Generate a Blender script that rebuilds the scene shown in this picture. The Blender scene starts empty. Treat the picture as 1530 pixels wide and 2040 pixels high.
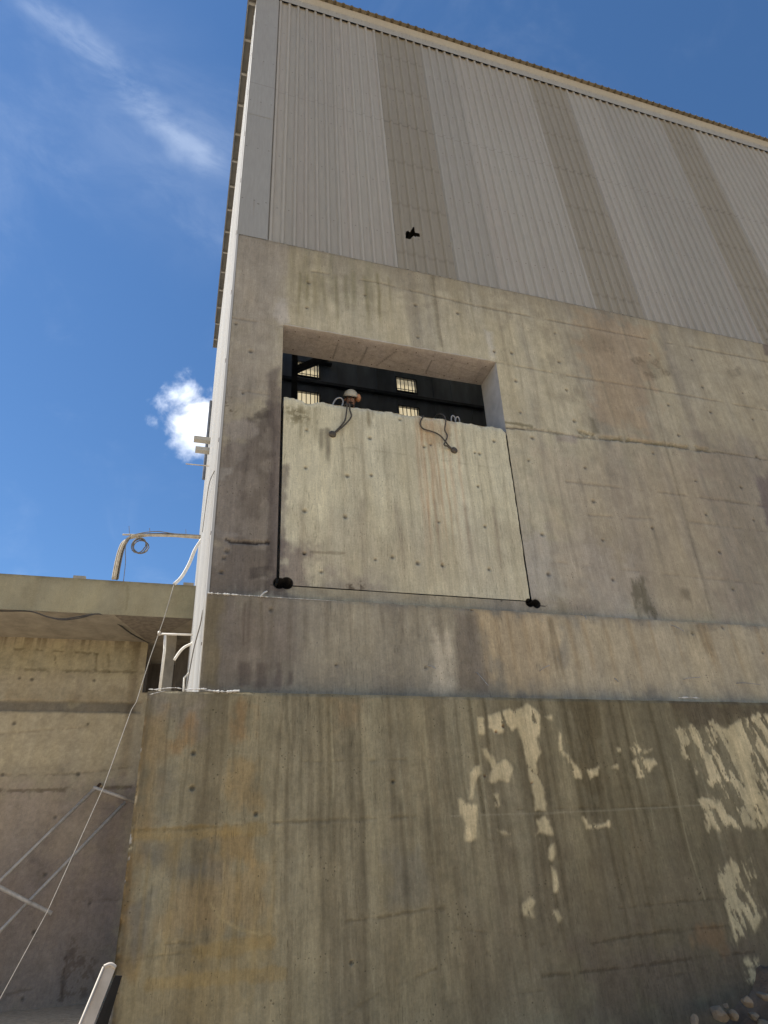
import bpy, bmesh, math, random
import numpy as np
from mathutils import Vector, Matrix

random.seed(7)
SC = bpy.context.scene
COL = SC.collection
EYE = 1.6

# ---------------------------------------------------------------- camera
CX, CY, FP = 765.0, 1020.0, 1307.13            # principal point and focal length in photo pixels
IU = np.array([-0.05622508, -0.86617013, 0.49657633])   # world up, in camera axes
ID = np.array([0.95644822, 0.09596118, 0.27567782])     # along the facade
IN = np.array([-0.28643594, 0.49044955, 0.82305145])    # into the building
cam_d = bpy.data.cameras.new('camera')
cam = bpy.data.objects.new('camera', cam_d)
COL.objects.link(cam)
cam_d.sensor_fit = 'VERTICAL'
cam_d.sensor_height = 36.0
cam_d.lens = FP / 2040.0 * 36.0
cam_d.clip_end = 5000.0
cam.matrix_world = Matrix(((ID[0], -ID[1], -ID[2], 0.0),
                           (IN[0], -IN[1], -IN[2], 0.0),
                           (IU[0], -IU[1], -IU[2], EYE),
                           (0, 0, 0, 1)))
SC.camera = cam

# ---------------------------------------------------------------- light
SUN_EL = math.radians(56)
SUN_AZ = math.radians(19)      # angle behind the plane of the facade, sun on the left
s_dir = Vector((-math.cos(SUN_AZ) * math.cos(SUN_EL), math.sin(SUN_AZ) * math.cos(SUN_EL), math.sin(SUN_EL)))
sun_d = bpy.data.lights.new('sun', 'SUN')
sun_d.energy = 4.6
sun_d.angle = math.radians(0.53)
sun_d.color = (1.0, 0.95, 0.87)
sun = bpy.data.objects.new('sun', sun_d)
COL.objects.link(sun)
sun.rotation_euler = s_dir.to_track_quat('Z', 'Y').to_euler()

SC.view_settings.view_transform = 'Standard'
SC.view_settings.look = 'None'
SC.view_settings.gamma = 1.0
SC.view_settings.exposure = 1.0


def ray(px, py):
    r = np.array([px - CX, py - CY, FP])
    return np.array([r @ ID, r @ IN, r @ IU])


def at(px, py, Y):
    """photo pixel -> point on the vertical plane at distance Y in front of the camera"""
    r = ray(px, py)
    r = r * (Y / r[1])
    return Vector((r[0], Y, r[2] + EYE))


def direction(px, py):
    r = ray(px, py)
    return Vector(r / np.linalg.norm(r))


def lin(r, g, b):
    f = lambda c: (c / 255 / 12.92) if c / 255 < .04045 else ((c / 255 + .055) / 1.055) ** 2.4
    return (f(r), f(g), f(b))


# ---------------------------------------------------------------- node helpers
class NT:
    def __init__(self, tree):
        self.t = tree
        self.n = tree.nodes
        self.n.clear()

    def node(self, typ, **kw):
        n = self.n.new(typ)
        for k, v in kw.items():
            if k.startswith('i_'):
                n.inputs[k[2:].replace('_', ' ')].default_value = v
            else:
                setattr(n, k, v)
        return n

    def link(self, a, b):
        self.t.links.new(a, b)

    def val(self, x, sock):
        if isinstance(x, (int, float)):
            sock.default_value = x
        elif isinstance(x, tuple):
            sock.default_value = x
        else:
            self.link(x, sock)

    def math(self, op, a, b=0.0, c=None, clamp=False):
        n = self.n.new('ShaderNodeMath')
        n.operation = op
        n.use_clamp = clamp
        self.val(a, n.inputs[0])
        self.val(b, n.inputs[1])
        if c is not None:
            self.val(c, n.inputs[2])
        return n.outputs[0]

    def vmath(self, op, a, b=None):
        n = self.n.new('ShaderNodeVectorMath')
        n.operation = op
        self.val(a, n.inputs[0])
        if b is not None:
            self.val(b, n.inputs[1])
        return n.outputs['Value'] if op in ('DOT_PRODUCT', 'DISTANCE', 'LENGTH') else n.outputs[0]

    def mapping(self, vec, scale=(1, 1, 1), loc=(0, 0, 0)):
        n = self.n.new('ShaderNodeMapping')
        self.link(vec, n.inputs[0])
        n.inputs['Scale'].default_value = scale
        n.inputs['Location'].default_value = loc
        return n.outputs[0]

    def noise(self, vec, scale, detail=4, rough=.55, dist=0.0):
        n = self.n.new('ShaderNodeTexNoise')
        if vec is not None:
            self.link(vec, n.inputs['Vector'])
        n.inputs['Scale'].default_value = scale
        n.inputs['Detail'].default_value = detail
        n.inputs['Roughness'].default_value = rough
        n.inputs['Distortion'].default_value = dist
        return n.outputs['Fac']

    def ramp(self, fac, lo, hi, a=0.0, b=1.0):
        n = self.n.new('ShaderNodeMapRange')
        n.interpolation_type = 'SMOOTHSTEP'
        self.val(fac, n.inputs[0])
        n.inputs[1].default_value = lo
        n.inputs[2].default_value = hi
        n.inputs[3].default_value = a
        n.inputs[4].default_value = b
        return n.outputs[0]

    def mix(self, fac, a, b, mode='MIX'):
        n = self.n.new('ShaderNodeMix')
        n.data_type = 'RGBA'
        n.blend_type = mode
        n.clamp_factor = True
        self.val(fac, n.inputs[0])
        for x, s in ((a, n.inputs[6]), (b, n.inputs[7])):
            if isinstance(x, tuple):
                s.default_value = (*x[:3], 1)
            else:
                self.link(x, s)
        return n.outputs[2]

    def grey(self, v):
        n = self.n.new('ShaderNodeCombineColor')
        for i in range(3):
            self.val(v, n.inputs[i])
        return n.outputs[0]


# ---------------------------------------------------------------- world
def make_world():
    w = bpy.data.worlds.new('World')
    SC.world = w
    w.use_nodes = True
    N = NT(w.node_tree)
    out = N.node('ShaderNodeOutputWorld')
    bg = N.node('ShaderNodeBackground')
    sky = N.node('ShaderNodeTexSky')
    sky.sky_type = 'NISHITA'
    sky.sun_disc = False
    sky.sun_elevation = SUN_EL
    sky.sun_rotation = math.atan2(s_dir.x, s_dir.y)
    sky.air_density = 1.0
    sky.dust_density = 0.15
    sky.ozone_density = 2.2
    sky.altitude = 900
    tc = N.node('ShaderNodeTexCoord')
    d = tc.outputs['Generated']
    # cirrus: a combed streak and thin veils, repeated over the whole sky by noise
    a, b = direction(20, -30), direction(450, 330)
    nrm = a.cross(b).normalized()
    mid = (a + b).normalized()
    along = (b - a).normalized()
    warp = N.noise(d, 5.0, 5, .6)
    fine = N.noise(N.mapping(d, (1.0, 1.6, 2.2)), 9.0, 8, .62, .6)
    off = N.math('ADD', N.vmath('DOT_PRODUCT', d, tuple(nrm)), N.math('MULTIPLY', N.math('SUBTRACT', warp, .5), .10))
    t = N.vmath('DOT_PRODUCT', d, tuple(along))
    t0 = mid.dot(along)
    half = (b - a).length * .5
    band = N.math('MULTIPLY', N.ramp(N.math('ABSOLUTE', off), .0, .028, 1, 0),
                  N.ramp(N.math('ABSOLUTE', N.math('SUBTRACT', t, t0)), half * .75, half * 1.12, 1, 0))
    band = N.math('MULTIPLY', band, N.ramp(fine, .30, .74))
    skirt = N.math('MULTIPLY', N.ramp(N.math('ABSOLUTE', N.math('SUBTRACT', off, .03)), .0, .16, 1, 0),
                   N.ramp(N.math('ABSOLUTE', N.math('SUBTRACT', t, t0 + .06)), half * .6, half * 1.3, 1, 0))
    skirt = N.math('MULTIPLY', skirt, N.ramp(fine, .25, .8, .25, 1))
    veil = N.math('MULTIPLY', N.ramp(N.noise(N.mapping(d, (1, 1, 2.0)), 2.6, 7, .62, .8), .50, .80),
                  N.ramp(fine, .2, .75))
    cir = N.math('ADD', N.math('ADD', N.math('MULTIPLY', band, .21), N.math('MULTIPLY', skirt, .09)),
                 N.math('MULTIPLY', veil, .13), clamp=True)
    # cumulus: a small puff in view and a few more like it round the sky
    c = direction(408, 838)
    q = N.noise(d, 16.0, 9, .58, .3)
    dist = N.vmath('DISTANCE', N.vmath('MULTIPLY', d, (1.0, 1.0, 1.05)), tuple(Vector((c.x, c.y, c.z * 1.05))))
    dist = N.math('ADD', dist, N.math('MULTIPLY', N.math('SUBTRACT', q, .5), .15))
    puff = N.ramp(dist, .016, .074, 1, 0)
    sep = N.node('ShaderNodeSeparateXYZ')
    N.link(d, sep.inputs[0])
    low = N.math('MULTIPLY', N.ramp(sep.outputs[2], .02, .12), N.ramp(sep.outputs[2], .25, .42, 1, 0))
    others = N.math('MULTIPLY', N.ramp(N.math('ADD', N.noise(d, 2.3, 2), N.math('MULTIPLY', q, .25)), .74, .86), low)
    cum = N.math('MAXIMUM', puff, others)
    hs = N.node('ShaderNodeHueSaturation')
    hs.inputs['Saturation'].default_value = 1.18
    N.link(sky.outputs[0], hs.inputs['Color'])
    col = N.mix(cir, hs.outputs[0], (7.0, 7.8, 9.0))
    shade = N.mix(N.ramp(q, .35, .7), (9.5, 10.2, 11.5), (12.5, 12.5, 12.5))
    col = N.mix(N.math('MULTIPLY', cum, .96), col, shade)
    N.link(col, bg.inputs[0])
    bg.inputs[1].default_value = 0.078
    N.link(bg.outputs[0], out.inputs[0])


make_world()


# ---------------------------------------------------------------- materials
def material(name):
    m = bpy.data.materials.new(name)
    m.use_nodes = True
    N = NT(m.node_tree)
    out = N.node('ShaderNodeOutputMaterial')
    b = N.node('ShaderNodeBsdfPrincipled')
    N.link(b.outputs[0], out.inputs[0])
    return m, N, b, out


def concrete_painted(name, streak=1.0, pits=1.0):
    """concrete whose large stains come from the painted 'col' attribute, grain and pores from nodes"""
    m, N, b, out = material(name)
    at_ = N.node('ShaderNodeAttribute', attribute_name='col')
    tc = N.node('ShaderNodeTexCoord')
    o = tc.outputs['Object']
    v = N.mapping(o, (13, 13, 1.1))
    st = N.noise(v, 1.0, 6, .62)
    v2 = N.mapping(o, (55, 55, 5.5))
    st2 = N.noise(v2, 1.0, 4, .6)
    mot = N.noise(o, 3.1, 9, .68)
    gr = N.noise(o, 45.0, 6, .75)
    f = N.math('MULTIPLY', N.ramp(st, .25, .75, 1 - .13 * streak, 1 + .12 * streak), N.ramp(st2, .25, .75, 1 - .10 * streak, 1 + .09 * streak))
    f = N.math('MULTIPLY', f, N.ramp(mot, .28, .72, .91, 1.085))
    f = N.math('MULTIPLY', f, N.ramp(gr, .25, .75, .86, 1.13))
    fl = N.noise(N.mapping(o, (85, 85, 8.5)), 1.0, 3, .6)
    area = N.ramp(N.noise(N.mapping(o, (2.4, 2.4, .8)), 1.0, 4), .40, .62)
    f = N.math('MULTIPLY', f, N.math('SUBTRACT', 1.0, N.math('MULTIPLY', N.math('MULTIPLY', N.ramp(fl, .58, .68), area), .38 * streak)))
    fp = N.noise(N.mapping(o, (70, 70, 5.0), (3.1, 1.7, 4.4)), 1.0, 3, .6)
    f = N.math('MULTIPLY', f, N.math('ADD', 1.0, N.math('MULTIPLY', N.ramp(fp, .60, .70), .16 * streak)))
    vo = N.node('ShaderNodeTexVoronoi')
    N.link(o, vo.inputs['Vector'])
    vo.inputs['Scale'].default_value = 21.0
    size = N.ramp(N.noise(o, 3.1, 3), .42, .72, .0, .17)
    pore = N.math('LESS_THAN', vo.outputs['Distance'], N.math('MULTIPLY', size, pits))
    f = N.math('MULTIPLY', f, N.math('SUBTRACT', 1.0, N.math('MULTIPLY', pore, .45)))
    hue = N.mix(N.ramp(N.noise(N.mapping(o, (2.2, 2.2, .5)), 1.0, 4), .3, .7), (.985, 1.0, 1.02), (1.015, 1.005, .965))
    col = N.mix(1.0, at_.outputs['Color'], N.grey(f), 'MULTIPLY')
    col = N.mix(1.0, col, hue, 'MULTIPLY')
    N.link(col, b.inputs['Base Color'])
    b.inputs['Roughness'].default_value = .92
    b.inputs['Specular IOR Level'].default_value = .2
    bump = N.node('ShaderNodeBump')
    bump.inputs['Strength'].default_value = .55
    bump.inputs['Distance'].default_value = .012
    h = N.math('ADD', N.math('MULTIPLY', gr, .5), N.math('MULTIPLY', st2, .5))
    h = N.math('SUBTRACT', h, N.math('MULTIPLY', pore, .8))
    N.link(h, bump.inputs['Height'])
    N.link(bump.outputs[0], b.inputs['Normal'])
    return m


def simple(name, col, rough=.6, metal=0.0, var=.18, scale=6.0, stretch=(1, 1, 1), dirt=None, bump=0.0, spec=.4):
    m, N, b, out = material(name)
    tc = N.node('ShaderNodeTexCoord')
    o = tc.outputs['Object']
    n = N.noise(N.mapping(o, stretch), scale, 6, .62)
    c = N.mix(1.0, col, N.grey(N.ramp(n, .25, .75, 1 - var, 1 + var)), 'MULTIPLY')
    if dirt:
        dn = N.noise(N.mapping(o, (2.1, 2.1, .6)), 1.3, 8, .65)
        c = N.mix(N.ramp(dn, .48, .72, 0, dirt[3]), c, dirt[:3])
    N.link(c, b.inputs['Base Color'])
    b.inputs['Roughness'].default_value = rough
    b.inputs['Metallic'].default_value = metal
    b.inputs['Specular IOR Level'].default_value = spec
    if bump:
        bn = N.node('ShaderNodeBump')
        bn.inputs['Strength'].default_value = bump
        bn.inputs['Distance'].default_value = .02
        N.link(N.noise(o, scale * 6, 5, .6), bn.inputs['Height'])
        N.link(bn.outputs[0], b.inputs['Normal'])
    return m


PITCHF = .1932
S0F = .0


def cladding_mat(name, base, dust, top_tint, rough=.55, band=0.0):
    m, N, b, out = material(name)
    g = N.node('ShaderNodeNewGeometry')
    p = g.outputs['Position']
    st = N.noise(N.mapping(p, (5.5, 5.5, .12)), 1.0, 6, .6)
    big = N.noise(N.mapping(p, (.5, .5, .22)), 1.0, 5, .6)
    fine = N.noise(N.mapping(p, (30, 30, 3)), 1.0, 5, .65)
    c = N.mix(N.ramp(big, .35, .68), base, dust)
    oi = N.node('ShaderNodeObjectInfo')
    c = N.mix(1.0, c, N.grey(N.ramp(oi.outputs['Random'], 0, 1, .94, 1.05)), 'MULTIPLY')
    sz = N.node('ShaderNodeSeparateXYZ')
    N.link(p, sz.inputs[0])
    lz = N.math('SUBTRACT', sz.outputs[2], 15.05)
    c = N.mix(N.math('MULTIPLY', N.ramp(N.math('ABSOLUTE', lz), .006, .016, 1, 0), .35), c, (.14, .12, .10))
    # rows of fixings with faint rust runs, on the rails behind
    fz = N.math('FRACT', N.math('DIVIDE', sz.outputs[2], 1.45))
    fx = N.math('FRACT', N.math('DIVIDE', N.math('SUBTRACT', sz.outputs[0], S0F), PITCHF))
    dx = N.math('ABSOLUTE', N.math('SUBTRACT', fx, .30))
    run = N.math('MULTIPLY', N.ramp(dx, .0, .11, 1, 0), N.math('MULTIPLY', N.ramp(fz, .55, .97), N.ramp(fz, .965, .975, 1, 0)))
    run = N.math('MULTIPLY', run, N.ramp(N.noise(N.mapping(p, (3, 3, .7)), 1.0, 3), .45, .7))
    c = N.mix(N.math('MULTIPLY', run, .35), c, (.22, .165, .11))
    dot = N.math('MULTIPLY', N.math('LESS_THAN', dx, .065), N.math('LESS_THAN', N.math('ABSOLUTE', N.math('SUBTRACT', fz, .97)), .008))
    c = N.mix(N.math('MULTIPLY', dot, .6), c, (.10, .085, .07))
    c = N.mix(N.ramp(st, .45, .75, 0, .45), c, top_tint)
    c = N.mix(1.0, c, N.grey(N.ramp(fine, .25, .75, .93, 1.07)), 'MULTIPLY')
    # small rust and dust spots
    vo = N.node('ShaderNodeTexVoronoi')
    N.link(p, vo.inputs['Vector'])
    vo.inputs['Scale'].default_value = 1.7
    c = N.mix(N.math('MULTIPLY', N.math('LESS_THAN', vo.outputs['Distance'], .035), .5), c, (.12, .09, .06))
    if band:
        sep = N.node('ShaderNodeSeparateXYZ')
        N.link(p, sep.inputs[0])
        fr = N.math('FRACT', N.math('ADD', N.math('MULTIPLY', sep.outputs[2], .76), N.math('MULTIPLY', big, .15)))
        c = N.mix(N.math('MULTIPLY', N.ramp(N.math('ABSOLUTE', N.math('SUBTRACT', fr, .5)), .0, .05, 1, 0), band), c, (.12, .095, .055))
    N.link(c, b.inputs['Base Color'])
    b.inputs['Roughness'].default_value = rough
    b.inputs['Specular IOR Level'].default_value = .35
    return m


M = {}
M['wall'] = concrete_painted('upper_concrete', .75)
M['slab'] = concrete_painted('slab_concrete', .9, .8)
M['block'] = concrete_painted('old_concrete', .85, 1.1)
M['side'] = concrete_painted('side_concrete', .3, .7)
M['plain'] = simple('plain_concrete', (.30, .27, .22), .92, var=.22, scale=3, bump=.5)
M['cut'] = simple('sawn_concrete', (.45, .435, .41), .85, var=.14, scale=5, bump=.3)
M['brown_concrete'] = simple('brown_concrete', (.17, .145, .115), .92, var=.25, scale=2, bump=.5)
M['dark_concrete'] = simple('streaky_concrete', (.20, .172, .14), .9, var=.3, scale=3, stretch=(3, 3, .5), bump=.5)  # streakier and darker than the plain concrete, for the recess parts
M['clad'] = cladding_mat('cladding_paint', (.385, .355, .295), (.365, .33, .27), (.395, .34, .285))
M['grp'] = cladding_mat('fibreglass_sheet', (.322, .281, .207), (.342, .30, .224), (.31, .272, .21), .5, .22)
M['flash'] = cladding_mat('flashing_paint', (.355, .34, .30), (.34, .32, .28), (.32, .295, .26))
M['white'] = cladding_mat('white_side_paint', (.54, .53, .50), (.50, .48, .44), (.45, .43, .39))
M['roof'] = cladding_mat('roof_sheet_paint', (.17, .14, .09), (.20, .165, .11), (.13, .105, .065))
M['soffit'] = simple('soffit_paint', (.13, .128, .12), .7, var=.2, scale=2)
M['bracket'] = simple('bracket_paint', (.30, .295, .28), .6, var=.1)
M['dark_steel'] = simple('dark_steel', (.10, .11, .13), .55, .2, var=.3, scale=3)
M['inner'] = simple('inner_sheet', (.30, .33, .37), .8, var=.3, scale=1.5, stretch=(1, 1, .3))
M['inner_block'] = simple('inner_blockwork', (.34, .33, .31), .85, var=.25, scale=2)
M['rope'] = simple('wire_rope', (.085, .07, .052), .7, .1, var=.4, scale=40)
M['loop'] = simple('loop_steel', (.33, .31, .28), .6, .3, var=.3, scale=20)
M['pipe'] = simple('grey_pipe', (.44, .40, .35), .55, .1, var=.2, scale=8, dirt=(.16, .12, .08, .5))
M['conduit'] = simple('conduit', (.42, .36, .27), .7, var=.25, scale=9)
M['cable'] = simple('cable_grey', (.15, .135, .115), .7, var=.2, scale=9)
M['cable_dark'] = simple('cable_dark', (.06, .055, .05), .7, var=.2, scale=9)
M['cable_white'] = simple('cable_white', (.66, .63, .57), .6, var=.1, scale=9)
M['rust'] = simple('rusty_steel', (.10, .06, .04), .85, .2, var=.4, scale=20)
M['mortar'] = simple('lime_mortar', (.62, .605, .57), .95, var=.12, scale=20, bump=.6)
M['panel_white'] = simple('panel_white', (.46, .41, .35), .5, var=.12, scale=5, dirt=(.30, .25, .19, .6))
M['rubber_and_bore_black'] = simple('rubber_and_bore_black', (.012, .011, .011), .8)  # panel's inner web, and the painted dark inside a pipe end
M['rock'] = simple('rock', (.30, .215, .135), .95, var=.3, scale=5, bump=.8)
M['soil'] = simple('soil', (.19, .12, .072), .98, var=.4, scale=4, bump=1.0)
M['skin'] = simple('skin', (.30, .16, .105), .55, var=.08)
M['hair'] = simple('hair', (.012, .010, .009), .7)
M['helmet'] = simple('helmet_shell', (.50, .455, .36), .4, var=.06)
M['orange'] = simple('orange_cup', (.50, .24, .12), .5, var=.1)
M['cloth'] = simple('work_jacket', (.03, .034, .045), .9, var=.2, scale=12)
M['trouser'] = simple('work_trousers', (.045, .045, .05), .9, var=.2, scale=12)
M['eye'] = simple('eye', (.35, .33, .31), .3)


def ground_mat():
    m, N, b, out = material('dusty_ground')
    g = N.node('ShaderNodeNewGeometry')
    p = g.outputs['Position']
    n1 = N.noise(p, .35, 6, .6)
    n2 = N.noise(p, 9, 6, .65)
    c = N.mix(N.ramp(n1, .35, .7), (.40, .315, .215), (.47, .385, .275))
    c = N.mix(1.0, c, N.grey(N.ramp(n2, .25, .75, .7, 1.2)), 'MULTIPLY')
    N.link(c, b.inputs['Base Color'])
    b.inputs['Roughness'].default_value = .95
    bn = N.node('ShaderNodeBump')
    bn.inputs['Strength'].default_value = .8
    bn.inputs['Distance'].default_value = .05
    N.link(n2, bn.inputs['Height'])
    N.link(bn.outputs[0], b.inputs['Normal'])
    return m


M['ground'] = ground_mat()


def pane_mat():
    m = bpy.data.materials.new('ribbed_translucent_pane')
    m.use_nodes = True
    N = NT(m.node_tree)
    out = N.node('ShaderNodeOutputMaterial')
    tr = N.node('ShaderNodeBsdfTranslucent')
    g = N.node('ShaderNodeNewGeometry')
    n = N.noise(N.mapping(g.outputs['Position'], (9, 9, .5)), 1.0, 4)
    N.link(N.mix(N.ramp(n, .3, .7), (.50, .42, .26), (.62, .54, .36)), tr.inputs[0])
    N.link(tr.outputs[0], out.inputs[0])
    return m


M['pane'] = pane_mat()


def added_roof_light_mat():
    m = bpy.data.materials.new('added_roof_light_fibreglass')
    m.use_nodes = True
    N = NT(m.node_tree)
    out = N.node('ShaderNodeOutputMaterial')
    tr = N.node('ShaderNodeBsdfTranslucent')
    g = N.node('ShaderNodeNewGeometry')
    n = N.noise(N.mapping(g.outputs['Position'], (4, .5, 4)), 1.0, 5)
    N.link(N.mix(N.ramp(n, .3, .7), (.10, .088, .065), (.17, .15, .115)), tr.inputs[0])
    N.link(tr.outputs[0], out.inputs[0])
    return m


M['roof_light'] = added_roof_light_mat()  # for the roof sheets added to let sun into the hall


# ---------------------------------------------------------------- mesh helpers
def link(o, parent=None):
    COL.objects.link(o)
    if parent is not None:
        o.parent = parent
    return o


def mesh_obj(name, v, f, mat, parent=None, smooth=False):
    me = bpy.data.meshes.new(name)
    me.from_pydata([tuple(p) for p in v], [], f)
    me.materials.append(M[mat])
    if smooth:
        me.shade_smooth()
    me.update()
    return link(bpy.data.objects.new(name, me), parent)


def empty(name, loc=(0, 0, 0)):
    o = bpy.data.objects.new(name, None)
    o.location = loc
    o.empty_display_size = .2
    return link(o)


def tag(o, label, cat, group=None):
    o['label'] = label
    o['category'] = cat
    if group:
        o['group'] = group
    return o


class MB:
    def __init__(self):
        self.v, self.f = [], []

    def add(self, v, f):
        n = len(self.v)
        self.v += [tuple(p) for p in v]
        self.f += [tuple(i + n for i in q) for q in f]
        return self

    def box(self, x0, x1, y0, y1, z0, z1):
        v = [(x, y, z) for x in (x0, x1) for y in (y0, y1) for z in (z0, z1)]
        return self.add(v, [(0, 1, 3, 2), (4, 6, 7, 5), (0, 4, 5, 1), (2, 3, 7, 6), (0, 2, 6, 4), (1, 5, 7, 3)])

    def bar(self, a, b, w, h, up=Vector((0, 0, 1))):
        a, b = Vector(a), Vector(b)
        d = (b - a).normalized()
        s = d.cross(up)
        if s.length < 1e-4:
            s = d.cross(Vector((1, 0, 0)))
        s.normalize()
        t = s.cross(d)
        v = [e + s * i * w / 2 + t * j * h / 2 for e in (a, b) for i, j in ((-1, -1), (1, -1), (1, 1), (-1, 1))]
        return self.add(v, [(0, 1, 2, 3), (7, 6, 5, 4), (0, 4, 5, 1), (1, 5, 6, 2), (2, 6, 7, 3), (3, 7, 4, 0)])

    def tube(self, pts, r, seg=8, sub=0, caps=True):
        pts = [Vector(p) for p in pts]
        if sub:
            out = []
            P = [2 * pts[0] - pts[1]] + pts + [2 * pts[-1] - pts[-2]]
            for i in range(1, len(P) - 2):
                for k in range(sub):
                    t = k / sub
                    a, b, c, d = P[i - 1:i + 3]
                    out.append(.5 * ((2 * b) + (c - a) * t + (2 * a - 5 * b + 4 * c - d) * t * t + (3 * b - a - 3 * c + d) * t ** 3))
            out.append(pts[-1])
            pts = out
        v, f = [], []
        d0 = (pts[1] - pts[0]).normalized()
        s = d0.orthogonal().normalized()
        for i, p in enumerate(pts):
            d = (pts[min(i + 1, len(pts) - 1)] - pts[max(i - 1, 0)]).normalized()
            s = (s - d * s.dot(d)).normalized()
            t = d.cross(s)
            rr = r[i] if isinstance(r, (list, tuple)) else r
            for k in range(seg):
                a = 2 * math.pi * k / seg
                v.append(p + (s * math.cos(a) + t * math.sin(a)) * rr)
        for i in range(len(pts) - 1):
            for k in range(seg):
                a, b = i * seg + k, i * seg + (k + 1) % seg
                f.append((a, b, b + seg, a + seg))
        if caps:
            f.append(tuple(reversed(range(seg))))
            f.append(tuple(range((len(pts) - 1) * seg, len(pts) * seg)))
        return self.add(v, f)

    def build(self, name, mat, parent=None, smooth=False):
        o = mesh_obj(name, self.v, self.f, mat, parent, smooth)
        return o


# ---------------------------------------------------------------- numpy noise and painting
RNG = np.random.RandomState(11)
TAB = RNG.rand(64, 256, 256).astype(np.float32)


def vnoise(x, z, seed):
    T = TAB[seed % 64]
    xi, zi = np.floor(x).astype(int), np.floor(z).astype(int)
    fx, fz = x - xi, z - zi
    fx, fz = fx * fx * (3 - 2 * fx), fz * fz * (3 - 2 * fz)
    g = lambda i, j: T[(xi + i) & 255, (zi + j) & 255]
    return (g(0, 0) * (1 - fx) + g(1, 0) * fx) * (1 - fz) + (g(0, 1) * (1 - fx) + g(1, 1) * fx) * fz


def fbm(x, z, seed, o=5, gain=.55):
    s, a, t = 0, 1, 0
    for i in range(o):
        s = s + a * vnoise(x * 2 ** i + 17.3 * i, z * 2 ** i + 9.1 * i, seed + i)
        t += a
        a *= gain
    return s / t


def sstep(a, b, x):
    t = np.clip((x - a) / (b - a), 0, 1)
    return t * t * (3 - 2 * t)


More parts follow.
